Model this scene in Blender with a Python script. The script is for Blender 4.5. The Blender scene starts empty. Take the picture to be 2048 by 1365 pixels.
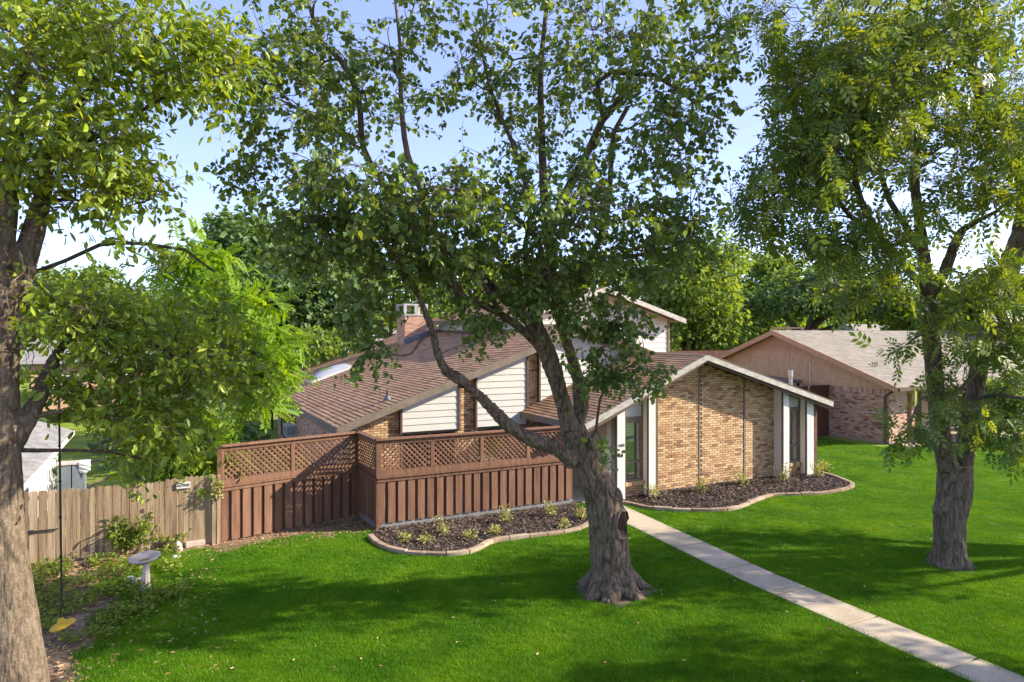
import bpy, math, random
import numpy as np
from mathutils import Vector, Matrix, noise
random.seed(7); rng = np.random.default_rng(7)
SC = bpy.context.scene; C = SC.collection
PI = math.pi; R = math.radians
# ---------------------------------------------------------------- camera, sky, sun, exposure
H = 4.4; F = 1365.0; HY = 670.0
cam_d = bpy.data.cameras.new('camera'); cam = bpy.data.objects.new('camera', cam_d); C.objects.link(cam)
cam.location = (0, 0, H); cam.rotation_euler = (R(90), 0, 0)
cam_d.sensor_width = 36; cam_d.lens = 36 * F / 2048; cam_d.shift_y = -(682.5 - HY) / 2048
cam_d.clip_start = 0.05; cam_d.clip_end = 2000
SC.camera = cam
SUN_EL = 28.0; SUN_AZ = 87.0          # azimuth clockwise from +Y
wd = bpy.data.worlds.new('World'); SC.world = wd; wd.use_nodes = True
nt = wd.node_tree; nt.nodes.clear()
sky = nt.nodes.new('ShaderNodeTexSky'); sky.sky_type = 'NISHITA'; sky.sun_disc = False
sky.sun_elevation = R(SUN_EL); sky.sun_rotation = R(SUN_AZ)
sky.air_density = 0.6; sky.dust_density = 0.4; sky.ozone_density = 2.2; sky.altitude = 0
bgn = nt.nodes.new('ShaderNodeBackground'); bgn.inputs[1].default_value = 0.15
out = nt.nodes.new('ShaderNodeOutputWorld')
tint = nt.nodes.new('ShaderNodeMix'); tint.data_type = 'RGBA'; tint.blend_type = 'MULTIPLY'; tint.inputs[0].default_value = 1; tint.inputs[7].default_value = (1.10, 0.94, 1.0, 1)
nt.links.new(sky.outputs[0], tint.inputs[6])
tcn = nt.nodes.new('ShaderNodeTexCoord'); mpn = nt.nodes.new('ShaderNodeMapping'); mpn.inputs['Scale'].default_value = (1.3, 1.3, 5.0); nt.links.new(tcn.outputs['Generated'], mpn.inputs[0])
cln = nt.nodes.new('ShaderNodeTexNoise'); cln.inputs['Scale'].default_value = 2.2; cln.inputs['Detail'].default_value = 7; nt.links.new(mpn.outputs[0], cln.inputs['Vector'])
clr = nt.nodes.new('ShaderNodeMapRange'); clr.inputs[1].default_value = .46; clr.inputs[2].default_value = .78; clr.inputs[3].default_value = .22; clr.inputs[4].default_value = .6; nt.links.new(cln.outputs[0], clr.inputs[0])
cmx = nt.nodes.new('ShaderNodeMix'); cmx.data_type = 'RGBA'; nt.links.new(clr.outputs[0], cmx.inputs[0]); nt.links.new(tint.outputs[2], cmx.inputs[6]); cmx.inputs[7].default_value = (1.3, 1.42, 1.9, 1)
nt.links.new(cmx.outputs[2], bgn.inputs[0]); nt.links.new(bgn.outputs[0], out.inputs[0])
sd = bpy.data.lights.new('sun', 'SUN'); sun = bpy.data.objects.new('sun', sd); C.objects.link(sun)
sd.energy = 3.3; sd.angle = R(0.55); sd.color = (1.0, 0.89, 0.70)
sv = Vector((math.sin(R(SUN_AZ)) * math.cos(R(SUN_EL)), math.cos(R(SUN_AZ)) * math.cos(R(SUN_EL)), math.sin(R(SUN_EL))))
sun.rotation_euler = sv.to_track_quat('Z', 'Y').to_euler(); sun.location = (20, 0, 20)
vs = SC.view_settings; vs.view_transform = 'Standard'; vs.look = 'None'; vs.gamma = 1; vs.use_curve_mapping = False
vs.exposure = 1.75
SC.cycles.max_bounces = 8; SC.cycles.transparent_max_bounces = 12
SC.cycles.diffuse_bounces = 4; SC.cycles.transmission_bounces = 4; SC.cycles.glossy_bounces = 3
# ---------------------------------------------------------------- frames
th = math.atan2(3700 - 1024, F)
U = Vector((math.sin(th), math.cos(th), 0)); V = Vector((-U.y, U.x, 0)); Z = Vector((0, 0, 1))
def W(a, b, z=0.0): return U * a + V * b + Z * z
def P(px, py, Y): return Vector(((px - 1024) / F * Y, Y, H - (py - HY) / F * Y))
def G(px, py, z=0.0):
    Y = F * (H - z) / (py - HY); return Vector(((px - 1024) / F * Y, Y, z))
def ab(p): return p.dot(U), p.dot(V)
def onb(px, py, b):
    dx = (px - 1024) / F; Y = b / (dx * V.x + V.y); p = P(px, py, Y); return ab(p)[0], p.z
def ona(px, py, a):
    dx = (px - 1024) / F; Y = a / (dx * U.x + U.y); p = P(px, py, Y); return ab(p)[1], p.z
def ss(x, e0=0.0, e1=1.0):
    t = np.clip((x - e0) / (e1 - e0), 0, 1); return t * t * (3 - 2 * t)
def terrain(x, y):
    a = x * U.x + y * U.y; b = x * V.x + y * V.y
    return -1.6 * ss(-a, -1.4, 2.5) * ss(b, 16.0, 18.5) * ss(-b, -60, -40)
# ---------------------------------------------------------------- object helpers
ORG = {}
def thing(name, label, cat, loc=(0, 0, 0), group=None, kind=None):
    o = bpy.data.objects.new(name, None); C.objects.link(o); o.location = loc; o.empty_display_size = .2
    ORG[o.name] = Vector(loc)
    if label: o['label'] = label
    if cat: o['category'] = cat
    if group: o['group'] = group
    if kind: o['kind'] = kind
    return o
def link(o, parent, worigin=None, rot=None):
    C.objects.link(o)
    po = ORG[parent.name] if parent else Vector((0, 0, 0))
    w = po if worigin is None else Vector(worigin)
    if parent: o.parent = parent
    o.location = w - po
    if rot is not None: o.rotation_euler = rot
    ORG[o.name] = w
    return o
def tag(o, label=None, cat=None, group=None, kind=None):
    if label: o['label'] = label
    if cat: o['category'] = cat
    if group: o['group'] = group
    if kind: o['kind'] = kind
    return o
def npmesh(name, verts, loops, totals, mat=None, rnd=None, smooth=False):
    me = bpy.data.meshes.new(name)
    verts = np.asarray(verts, np.float32); loops = np.asarray(loops, np.int32); totals = np.asarray(totals, np.int32)
    me.vertices.add(len(verts)); me.vertices.foreach_set('co', verts.ravel())
    me.loops.add(len(loops)); me.loops.foreach_set('vertex_index', loops)
    me.polygons.add(len(totals))
    st = np.zeros(len(totals), np.int32); st[1:] = np.cumsum(totals)[:-1]
    me.polygons.foreach_set('loop_start', st); me.polygons.foreach_set('loop_total', totals)
    if len(totals): me.polygons.foreach_set('use_smooth', np.full(len(totals), bool(smooth)))
    me.update(calc_edges=True)
    if rnd is not None:
        at = me.attributes.new('rnd', 'FLOAT', 'FACE'); at.data.foreach_set('value', np.asarray(rnd, np.float32))
    if mat: me.materials.append(mat)
    return me
class MB:
    def __init__(s): s.v = []; s.f = []; s.r = []
    def quad(s, pts, r=None):
        n = len(s.v); s.v += [tuple(p) for p in pts]; s.f.append(tuple(range(n, n + len(pts)))); s.r.append(random.random() if r is None else r); return s
    def hexa(s, p, r=None):          # 8 pts: bottom ring 0-3, top ring 4-7
        n = len(s.v); s.v += [tuple(q) for q in p]; r = random.random() if r is None else r
        for f in ((0, 3, 2, 1), (4, 5, 6, 7), (0, 1, 5, 4), (1, 2, 6, 5), (2, 3, 7, 6), (3, 0, 4, 7)):
            s.f.append(tuple(n + i for i in f)); s.r.append(r)
        return s
    def box(s, a0, a1, b0, b1, z0, z1, r=None):
        return s.hexa([W(a0, b0, z0), W(a1, b0, z0), W(a1, b1, z0), W(a0, b1, z0), W(a0, b0, z1), W(a1, b0, z1), W(a1, b1, z1), W(a0, b1, z1)], r)
    def bar(s, p, q, w, h, up=Z, r=None):      # box along p->q, w sideways, h along up
        p = Vector(p); q = Vector(q); d = (q - p).normalized(); sd_ = d.cross(up).normalized(); u2 = sd_.cross(d).normalized()
        a = sd_ * w / 2; b = u2 * h / 2
        return s.hexa([p - a - b, p + a - b, q + a - b, q - a - b, p - a + b, p + a + b, q + a + b, q - a + b], r)
    def prism(s, poly, off, r=None):
        poly = [Vector(p) for p in poly]; off = Vector(off); n = len(s.v); m = len(poly); r = random.random() if r is None else r
        s.v += [tuple(p) for p in poly] + [tuple(p + off) for p in poly]
        s.f.append(tuple(range(n, n + m))); s.f.append(tuple(range(n + 2 * m - 1, n + m - 1, -1))); s.r += [r, r]
        for i in range(m):
            j = (i + 1) % m; s.f.append((n + j, n + i, n + m + i, n + m + j)); s.r.append(r)
        return s
    def tube(s, pts, rad, sides=8, cap=True, r=None):
        pts = [Vector(p) for p in pts]; n0 = len(s.v); k = len(pts); r = random.random() if r is None else r
        ref = Vector((0.31, 0.95, 0.1)).normalized()
        for i, p in enumerate(pts):
            d = (pts[min(i + 1, k - 1)] - pts[max(i - 1, 0)]).normalized()
            x = d.cross(ref)
            x = x.normalized() if x.length > 1e-3 else d.orthogonal().normalized()
            y = d.cross(x)
            for j in range(sides):
                t = 2 * PI * j / sides; s.v.append(tuple(p + (x * math.cos(t) + y * math.sin(t)) * rad[i]))
        for i in range(k - 1):
            for j in range(sides):
                j2 = (j + 1) % sides
                s.f.append((n0 + i * sides + j, n0 + i * sides + j2, n0 + (i + 1) * sides + j2, n0 + (i + 1) * sides + j)); s.r.append(r)
        if cap:
            s.f.append(tuple(n0 + j for j in range(sides - 1, -1, -1))); s.r.append(r)
            s.f.append(tuple(n0 + (k - 1) * sides + j for j in range(sides))); s.r.append(r)
        return s
    def lathe(s, c, prof, sides=24, ax=None, r=.5):
        c = Vector(c); M = Matrix.Identity(3) if ax is None else Vector(ax).to_track_quat('Z', 'Y').to_matrix(); n0 = len(s.v)
        for (rr, zz) in prof:
            for j in range(sides):
                t = 2 * PI * j / sides; s.v.append(tuple(c + M @ Vector((rr * math.cos(t), rr * math.sin(t), zz))))
        for i in range(len(prof) - 1):
            for j in range(sides):
                j2 = (j + 1) % sides
                s.f.append((n0 + i * sides + j, n0 + i * sides + j2, n0 + (i + 1) * sides + j2, n0 + (i + 1) * sides + j)); s.r.append(r)
        return s
    def mesh(s, name, mat, org, smooth=False):
        v = np.array(s.v, np.float64) - np.array(org); lo = [i for f in s.f for i in f]
        return npmesh(name, v, lo, [len(f) for f in s.f], mat, s.r, smooth)
    def build(s, name, mat, parent=None, org=None, smooth=False, label=None, kind=None):
        if org is None: org = ORG[parent.name] if parent else (0, 0, 0)
        o = bpy.data.objects.new(name, s.mesh(name, mat, org, smooth)); link(o, parent, org)
        if label: o['label'] = label
        if kind: o['kind'] = kind
        return o
def bevel(o, w=.006, seg=2):
    m = o.modifiers.new('bevel', 'BEVEL'); m.width = w; m.segments = seg; m.limit_method = 'ANGLE'; return o
# ---------------------------------------------------------------- materials
def mat(name, cols, scale=(3, 3, 3), rough=.8, wr=.0, bump=.0, bscale=None, detail=5, trans=0, spec=.3, fine=.25, fscale=60, metal=0, stops=None, distort=0):
    m = bpy.data.materials.new(name); m.use_nodes = True; t = m.node_tree; N = t.nodes; L = t.links
    b = N['Principled BSDF']; b.inputs['Roughness'].default_value = rough; b.inputs['Specular IOR Level'].default_value = spec; b.inputs['Metallic'].default_value = metal
    if len(cols) == 1 and not bump:
        b.inputs['Base Color'].default_value = (*cols[0], 1); m.diffuse_color = (*cols[0], 1); return m
    g = N.new('ShaderNodeNewGeometry')
    mp = N.new('ShaderNodeMapping'); mp.inputs['Scale'].default_value = scale; L.new(g.outputs['Position'], mp.inputs[0])
    no = N.new('ShaderNodeTexNoise'); no.inputs['Scale'].default_value = 1; no.inputs['Detail'].default_value = detail; no.inputs['Distortion'].default_value = distort; L.new(mp.outputs[0], no.inputs['Vector'])
    # spread the noise then mix with the per-piece random value
    mr = N.new('ShaderNodeMapRange'); mr.inputs[1].default_value = .28; mr.inputs[2].default_value = .72; L.new(no.outputs[0], mr.inputs[0])
    fac = mr.outputs[0]
    if wr:
        at = N.new('ShaderNodeAttribute'); at.attribute_name = 'rnd'
        mx = N.new('ShaderNodeMix'); mx.inputs[0].default_value = wr; L.new(fac, mx.inputs[2]); L.new(at.outputs['Fac'], mx.inputs[3]); fac = mx.outputs[0]
    cr = N.new('ShaderNodeValToRGB'); el = cr.color_ramp.elements
    for i, c in enumerate(cols):
        x = i / max(1, len(cols) - 1) if stops is None else stops[i]
        e = el[i] if i < 2 else el.new(x)
        e.position = x; e.color = (*c, 1)
    L.new(fac, cr.inputs[0]); col = cr.outputs[0]
    if fine:
        n2 = N.new('ShaderNodeTexNoise'); n2.inputs['Scale'].default_value = fscale; n2.inputs['Detail'].default_value = 3; L.new(g.outputs['Position'], n2.inputs['Vector'])
        m2 = N.new('ShaderNodeMapRange'); m2.inputs[1].default_value = .3; m2.inputs[2].default_value = .7; m2.inputs[3].default_value = 1 - fine; m2.inputs[4].default_value = 1 + fine; L.new(n2.outputs[0], m2.inputs[0])
        mm = N.new('ShaderNodeMix'); mm.data_type = 'RGBA'; mm.blend_type = 'MULTIPLY'; mm.inputs[0].default_value = 1
        L.new(col, mm.inputs[6]); L.new(m2.outputs[0], mm.inputs[7]); col = mm.outputs[2]
    L.new(col, b.inputs['Base Color'])
    if bump:
        bp = N.new('ShaderNodeBump'); bp.inputs['Strength'].default_value = bump; bp.inputs['Distance'].default_value = .02
        if bscale:
            mp3 = N.new('ShaderNodeMapping'); mp3.inputs['Scale'].default_value = bscale; L.new(g.outputs['Position'], mp3.inputs[0])
            n3 = N.new('ShaderNodeTexNoise'); n3.inputs['Scale'].default_value = 1; n3.inputs['Detail'].default_value = 6; L.new(mp3.outputs[0], n3.inputs['Vector']); L.new(n3.outputs[0], bp.inputs['Height'])
        else: L.new(no.outputs[0], bp.inputs['Height'])
        L.new(bp.outputs[0], b.inputs['Normal'])
    if trans:
        tr = N.new('ShaderNodeBsdfTranslucent'); ms = N.new('ShaderNodeMixShader'); ms.inputs[0].default_value = trans
        hs = N.new('ShaderNodeMix'); hs.data_type = 'RGBA'; hs.blend_type = 'MULTIPLY'; hs.inputs[0].default_value = 1; hs.inputs[7].default_value = (2.1, 1.75, .35, 1)
        L.new(col, hs.inputs[6]); L.new(hs.outputs[2], tr.inputs[0])
        L.new(b.outputs[0], ms.inputs[1]); L.new(tr.outputs[0], ms.inputs[2]); L.new(ms.outputs[0], N['Material Output'].inputs[0])
    return m
M = {}
M['buff_brick'] = mat('buff_brick', [(.17, .10, .06), (.32, .175, .10), (.44, .27, .145), (.53, .36, .19), (.58, .425, .245), (.61, .475, .31)], (9, 9, 9), .85, .85, .3, (70, 70, 70), fine=.18)
M['buff_mortar'] = mat('buff_mortar', [(.10, .05, .03), (.16, .085, .05)], (6, 6, 6), .95, 0, .3, (90, 90, 90))
M['red_brick'] = mat('red_brick', [(.045, .04, .04), (.34, .14, .09), (.48, .24, .16), (.55, .32, .22), (.58, .40, .30), (.62, .48, .39)], (9, 9, 9), .9, .93, .3, (70, 70, 70), stops=[0, .13, .3, .5, .75, 1])
M['pale_mortar'] = mat('pale_mortar', [(.36, .28, .22), (.46, .37, .3)], (6, 6, 6), .95, 0, .2)
M['shingle'] = mat('shingle', [(.25, .14, .08), (.37, .215, .125), (.47, .29, .175)], (2.2, 2.2, 2.2), .95, .5, .35, (160, 160, 160), fine=.22, fscale=90)
M['pale_shingle'] = mat('pale_shingle', [(.21, .185, .152), (.27, .24, .198), (.33, .295, .245)], (1.5, 1.5, 1.5), .95, .55, .35, (160, 160, 160), fine=.2, fscale=70)
M['grey_shingle'] = mat('grey_shingle', [(.17, .17, .17), (.25, .245, .24), (.33, .32, .31)], (1.5, 1.5, 1.5), .95, .55, .35, (160, 160, 160), fine=.2, fscale=70)
M['white_siding'] = mat('white_siding', [(.50, .50, .47), (.58, .58, .55)], (2, 2, 6), .6, .3, .08, (30, 30, 90), fine=.04)
M['white_trim'] = mat('white_trim', [(.54, .54, .51), (.66, .65, .62)], (3, 3, 3), .6, .2, .12, (20, 20, 60), fine=.06)
M['cream_trim'] = mat('cream_trim', [(.60, .55, .47), (.70, .65, .57)], (3, 3, 1), .7, .2, .1, (50, 50, 8), fine=.06)
M['weathered_white'] = mat('weathered_white', [(.24, .225, .2), (.40, .385, .35), (.50, .485, .45)], (5, 5, 14), .8, .2, .25, (20, 20, 60), fine=.15)
M['taupe_trim'] = mat('taupe_trim', [(.13, .105, .08), (.19, .155, .12), (.24, .2, .16)], (4, 4, 4), .8, .3, .2, (15, 15, 60), fine=.12)
M['brown_trim'] = mat('brown_trim', [(.085, .055, .04), (.13, .085, .065)], (3, 3, 3), .7, .2, .1)
M['beige_siding'] = mat('beige_siding', [(.50, .38, .28), (.58, .45, .34)], (1.2, 1.2, 1.2), .75, .3, .06, (20, 20, 50), fine=.05)
M['tan_panel'] = mat('tan_panel', [(.46, .27, .165), (.56, .35, .22), (.62, .42, .28)], (3.5, 3.5, 3.5), .85, .25, .25, (12, 12, 12), detail=8, fine=.12, distort=1.5)
M['tan_fascia'] = mat('tan_fascia', [(.46, .25, .15), (.54, .31, .19)], (3, 3, 3), .8, .1, .1)
M['deck_wood'] = mat('deck_wood', [(.095, .046, .028), (.18, .092, .057), (.275, .15, .093)], (14, 14, 1.6), .75, .45, .3, (60, 60, 4), fine=.12)
M['deck_back'] = mat('deck_back', [(.085, .038, .024), (.14, .066, .042)], (14, 14, 1.6), .8, .4, .3, (60, 60, 4), fine=.12)
M['old_wood'] = mat('old_wood', [(.10, .07, .045), (.24, .165, .10), (.36, .265, .165), (.46, .36, .25)], (16, 16, 1.1), .9, .45, .5, (80, 80, 3), fine=.18)
M['concrete'] = mat('concrete', [(.35, .285, .2), (.45, .38, .275), (.52, .445, .335)], (1.6, 1.6, 1.6), .9, .3, .25, (60, 60, 60), fine=.12, fscale=35)
M['grey_concrete'] = mat('grey_concrete', [(.15, .155, .15), (.25, .25, .24)], (4, 4, 4), .9, .2, .2)
M['edging'] = mat('edging', [(.17, .115, .075), (.32, .235, .16), (.44, .36, .265)], (4, 4, 4), .9, .55, .4, (30, 30, 30), fine=.2)
M['bark'] = mat('bark', [(.025, .017, .011), (.085, .06, .038), (.15, .11, .072), (.24, .185, .128)], (24, 24, 6), .95, .45, 1.0, (34, 34, 8), detail=8, fine=.3, fscale=45)
M['pale_bark'] = mat('pale_bark', [(.03, .022, .014), (.085, .064, .042), (.14, .107, .073), (.215, .17, .125)], (26, 26, 7), .95, .45, 1.0, (38, 38, 10), detail=8, fine=.3, fscale=45)  # darkened as a stand-in for shade missing on the oak trunk
M['twig'] = mat('twig', [(.08, .055, .04), (.16, .12, .085)], (6, 6, 6), .9, .5)
M['hollow_wood'] = mat('hollow_wood', [(.05, .03, .02), (.13, .075, .045)], (20, 20, 8), .95, 0, .8, (40, 40, 15))
M['mulch'] = mat('mulch', [(.018, .012, .01), (.05, .033, .027), (.11, .08, .065), (.32, .25, .2)], (20, 20, 20), .95, .85, .4)
M['soil'] = mat('soil', [(.10, .07, .045), (.21, .15, .1), (.33, .25, .18)], (2.5, 2.5, 2.5), .95, 0, .5, (25, 25, 25), fine=.35, fscale=25)
M['leaf_mulberry'] = mat('leaf_mulberry', [(.06, .115, .032), (.095, .165, .04), (.14, .215, .045), (.23, .3, .05)], (1.5, 1.5, 1.5), .42, .75, 0, trans=.36, spec=.5, fine=.1)
M['leaf_oak'] = mat('leaf_oak', [(0.081, 0.149, 0.021), (0.149, 0.241, 0.025), (0.241, 0.333, 0.030), (0.356, 0.414, 0.046)], (1.5, 1.5, 1.5), .42, .75, 0, trans=.38, spec=.5, fine=.1)
M['leaf_ash'] = mat('leaf_ash', [(.06, .12, .028), (.10, .17, .034), (.16, .225, .038), (.24, .3, .045)], (1.5, 1.5, 1.5), .5, .75, 0, trans=.36, spec=.4, fine=.1)
M['leaf_bright'] = mat('leaf_bright', [(0.092, 0.184, 0.014), (0.161, 0.287, 0.018), (0.253, 0.380, 0.023)], (1.5, 1.5, 1.5), .5, .7, 0, trans=.4, spec=.3, fine=.1)
M['leaf_dark'] = mat('leaf_dark', [(0.069, 0.127, 0.055), (0.103, 0.178, 0.065), (0.161, 0.241, 0.072)], (1, 1, 1), .6, .7, 0, trans=.32, spec=.3, fine=.15)  # lightened to paint distance haze on the far crowns
M['leaf_mid'] = mat('leaf_mid', [(0.090, 0.157, 0.042), (0.146, 0.230, 0.050), (0.246, 0.325, 0.063)], (1, 1, 1), .6, .7, 0, trans=.4, spec=.3, fine=.15)  # lightened too, haze of the far trees put into the colour
M['leaf_yellow'] = mat('leaf_yellow', [(.09, .15, .02), (.16, .23, .03), (.26, .31, .04)], (1, 1, 1), .6, .7, 0, trans=.35, spec=.3, fine=.15)
M['leaf_rose'] = mat('leaf_rose', [(.15, .2, .05), (.34, .37, .11), (.55, .52, .26)], (4, 4, 4), .6, .8, 0, trans=.25, spec=.3, fine=.1)
M['leaf_litter'] = mat('leaf_litter', [(.16, .085, .04), (.38, .22, .11), (.55, .38, .22)], (4, 4, 4), .9, .9, 0)
M['grass'] = mat('grass', [(.035, .135, .003), (.07, .195, .004), (.12, .26, .006), (.2, .33, .01)], (.8, .8, .8), .6, .4, 0, trans=.25, spec=.2, fine=.15, fscale=8)
M['yard_grass'] = mat('yard_grass', [(.13, .2, .02), (.2, .27, .03), (.27, .33, .05)], (.8, .8, .8), .9, 0, .3, (20, 20, 20), fine=.3, fscale=12)
M['metal'] = mat('metal', [(.45, .45, .46), (.6, .6, .6)], (6, 6, 6), .35, 0, 0, metal=.9, fine=.1)
M['flashing'] = mat('flashing', [(.09, .1, .11), (.16, .17, .18)], (6, 6, 6), .5, 0, 0, metal=.5)
M['skylight'] = mat('skylight', [(.33, .35, .40), (.42, .43, .47)], (1, 1, 1), .25, 0, 0, spec=.6, fine=.02)
M['white_plastic'] = mat('white_plastic', [(.6, .61, .61), (.72, .72, .71)], (6, 6, 6), .5, 0, 0, fine=.05)
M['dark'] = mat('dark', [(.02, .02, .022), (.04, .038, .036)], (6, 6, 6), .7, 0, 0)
M['blind'] = mat('blind', [(.62, .57, .46), (.7, .65, .54)], (3, 3, 3), .7, .3, 0, fine=.04)
M['yellow_plastic'] = mat('yellow_plastic', [(.52, .33, .02), (.62, .42, .03)], (8, 8, 8), .45, 0, 0, fine=.12)
M['stone_pink'] = mat('stone_pink', [(.38, .31, .25), (.52, .44, .37), (.62, .55, .47)], (8, 8, 8), .9, 0, .4, (40, 40, 40), fine=.2)
M['rope'] = mat('rope', [(.025, .022, .018), (.05, .045, .035)], (30, 30, 30), .9)
M['asphalt'] = mat('asphalt', [(.045, .045, .047), (.07, .07, .07)], (2, 2, 2), .9, 0, .3, (60, 60, 60))
M['blue_grey'] = mat('blue_grey', [(.14, .17, .2), (.2, .22, .24)], (4, 4, 4), .6)
M['lettering'] = mat('lettering', [(.03, .028, .026), (.06, .055, .05)], (9, 9, 9), .5)
M['teal'] = mat('teal', [(.02, .16, .13), (.04, .26, .2)], (9, 9, 9), .6)
M['far_wood'] = mat('far_wood', [(.16, .07, .045), (.25, .12, .08)], (6, 6, 1), .85, .5)
def glass_mat(name, tint=(.02, .02, .02), mixf=.55):
    m = bpy.data.materials.new(name); m.use_nodes = True; t = m.node_tree; N = t.nodes; L = t.links; N.remove(N['Principled BSDF'])
    g = N.new('ShaderNodeBsdfGlossy'); g.inputs['Roughness'].default_value = .01; g.inputs['Color'].default_value = (.95, .95, .95, 1)
    tr = N.new('ShaderNodeBsdfTransparent'); tr.inputs[0].default_value = (.95, .96, .94, 1)
    fr = N.new('ShaderNodeFresnel'); fr.inputs[0].default_value = 1.9
    mr = N.new('ShaderNodeMath'); mr.operation = 'ADD'; mr.inputs[1].default_value = mixf - .33; L.new(fr.outputs[0], mr.inputs[0])
    ms = N.new('ShaderNodeMixShader'); L.new(mr.outputs[0], ms.inputs[0]); L.new(tr.outputs[0], ms.inputs[1]); L.new(g.outputs[0], ms.inputs[2])
    L.new(ms.outputs[0], N['Material Output'].inputs[0]); return m
M['glass'] = glass_mat('glass')
# ---------------------------------------------------------------- ground, road, path
def ground_sheet(name, xs, ys, m, zoff=0.0, kind='structure'):
    X, Y = np.meshgrid(xs, ys); Zz = terrain(X, Y) + zoff
    nx, ny = len(xs), len(ys); v = np.stack([X.ravel(), Y.ravel(), Zz.ravel()], 1)
    i = np.arange(nx - 1)[None, :] + (np.arange(ny - 1) * nx)[:, None]; i = i.ravel()
    q = np.stack([i, i + 1, i + 1 + nx, i + nx], 1).ravel()
    o = bpy.data.objects.new(name, npmesh(name, v, q, np.full(len(i), 4), m, smooth=True)); link(o, None); o['kind'] = kind; return o
gx = np.concatenate([[-900, -300, -120, -60], np.arange(-40, 46, 1.0), [60, 120, 300, 900]])
gy = np.concatenate([[-900, -300, -120, -60], np.arange(-34, 71, 1.0), [90, 150, 400, 1200]])
# lawn material with bare soil near fence and under the left tree
def poly_dist_mask(x, y):
    """1 = lawn grass, 0 = bare soil, for numpy arrays of world x, y"""
    a = x * U.x + y * U.y; b = x * V.x + y * V.y
    n = np.array([noise.noise((float(q) * 1.3, float(w) * 1.3, 0)) for q, w in zip(np.ravel(x), np.ravel(y))]).reshape(np.shape(x)) * .45
    m = np.ones_like(x)
    m *= ss(a + n, -1.15, -.35) + (1 - ss(b, 4, 7)) * .0                       # soil bed left
    m *= 1 - (1 - ss(-(b + n * 1.1), -15.5, -14.7)) * (a < 4.4)                                       # along fences
    m *= ss(np.hypot(x - 1.72, y - 11.68) + n * .6, .50, .84)
    m *= ss(np.hypot(x - 8.4, y - 13.06) + n * .3, .40, .55)
    return m
ground = ground_sheet('ground', gx, gy, M['soil'])
m_far = M['yard_grass']
yard = ground_sheet('back_yard_grass', np.arange(-60, 91, 1.5), np.arange(22, 90, 1.5), m_far, .006)
yard['kind'] = 'structure'
# lawn sheet: green under the blades, mask cut by leaving out cells of bare soil
def lawn_sheet():
    st = .14; xs = np.arange(-14, 26, st); ys = np.arange(-2.5, 30, st)
    X, Y = np.meshgrid(xs + st / 2, ys + st / 2); a = X * U.x + Y * U.y; b = X * V.x + Y * V.y
    keep = lawn_region(X, Y) > .35
    nx = len(xs) + 1; gx2 = np.append(xs, xs[-1] + st); gy2 = np.append(ys, ys[-1] + st)
    XX, YY = np.meshgrid(gx2, gy2); v = np.stack([XX.ravel(), YY.ravel(), terrain(XX, YY).ravel() + .010], 1)
    jj, ii = np.nonzero(keep); i = jj * nx + ii
    q = np.stack([i, i + 1, i + 1 + nx, i + nx], 1).ravel()
    o = bpy.data.objects.new('lawn', npmesh('lawn', v, q, np.full(len(i), 4), M['grass_base'], smooth=True)); link(o, None); o['kind'] = 'structure'
M['grass_base'] = mat('grass_base', [(.035, .11, .003), (.055, .155, .004), (.08, .2, .006)], (1.3, 1.3, 1.3), .9, 0, .5, (60, 60, 60), fine=.35, fscale=40)
pathL = [ab(G(*p)) for p in [(1262, 1045), (1366, 1097), (1428, 1132), (1523, 1177), (1622, 1223), (1788, 1295), (1920, 1363)]]
pathR = [ab(G(*p)) for p in [(1250, 1010), (1337, 1045), (1432, 1088), (1573, 1161), (1680, 1204), (1821, 1262), (2028, 1359)]]
def interp(pts, b):
    pts = sorted(pts, key=lambda p: p[1]); return np.interp(b, [p[1] for p in pts], [p[0] for p in pts])
pL = lambda b: 9.06 + .115 * np.maximum(b - 9, 0) * .8 + .03 * (b - 5) * (b < 9) + .03 * 4 * (b >= 9)
pR = lambda b: pL(b) + .74 + .008 * (b - 5)
bedLp = [(740, 1068), (760, 1085), (800, 1098), (860, 1103), (910, 1103), (950, 1095), (985, 1078), (1040, 1070), (1110, 1062), (1165, 1050), (1190, 1030)]
bedRp = [(1240, 1001), (1262, 1004), (1300, 1012), (1360, 1016), (1420, 1017), (1470, 1013), (1510, 998), (1545, 987), (1600, 985), (1650, 982), (1690, 975), (1705, 968), (1695, 960), (1660, 948), (1634, 941)]
def smooth_line(pts, n=8):
    out_ = []
    k = len(pts)
    for i in range(k - 1):
        p0 = pts[max(i - 1, 0)]; p1 = pts[i]; p2 = pts[i + 1]; p3 = pts[min(i + 2, k - 1)]
        for j in range(n):
            t = j / n; out_.append(.5 * ((2 * p1) + (p2 - p0) * t + (2 * p0 - 5 * p1 + 4 * p2 - p3) * t * t + (3 * p1 - p0 - 3 * p2 + p3) * t ** 3))
    out_.append(pts[-1]); return out_
bedL = smooth_line([G(*p, .1) for p in bedLp]); bedR = smooth_line([G(*p, .1) for p in bedRp])
bedL_poly = [(p.x, p.y) for p in bedL] + [tuple(W(9.45, 15.0)[:2]), tuple(W(4.2, 15.04)[:2])]
bedR_poly = [(p.x, p.y) for p in bedR] + [tuple(W(18.6, 15.15)[:2]), tuple(W(10.7, 15.15)[:2])]
def inpoly(x, y, poly):
    c = np.zeros(np.shape(x), bool); n = len(poly)
    for i in range(n):
        x0, y0 = poly[i]; x1, y1 = poly[(i + 1) % n]
        k = ((y0 > y) != (y1 > y)) & (x < (x1 - x0) * (y - y0) / (y1 - y0 + 1e-12) + x0); c ^= k
    return c
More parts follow.
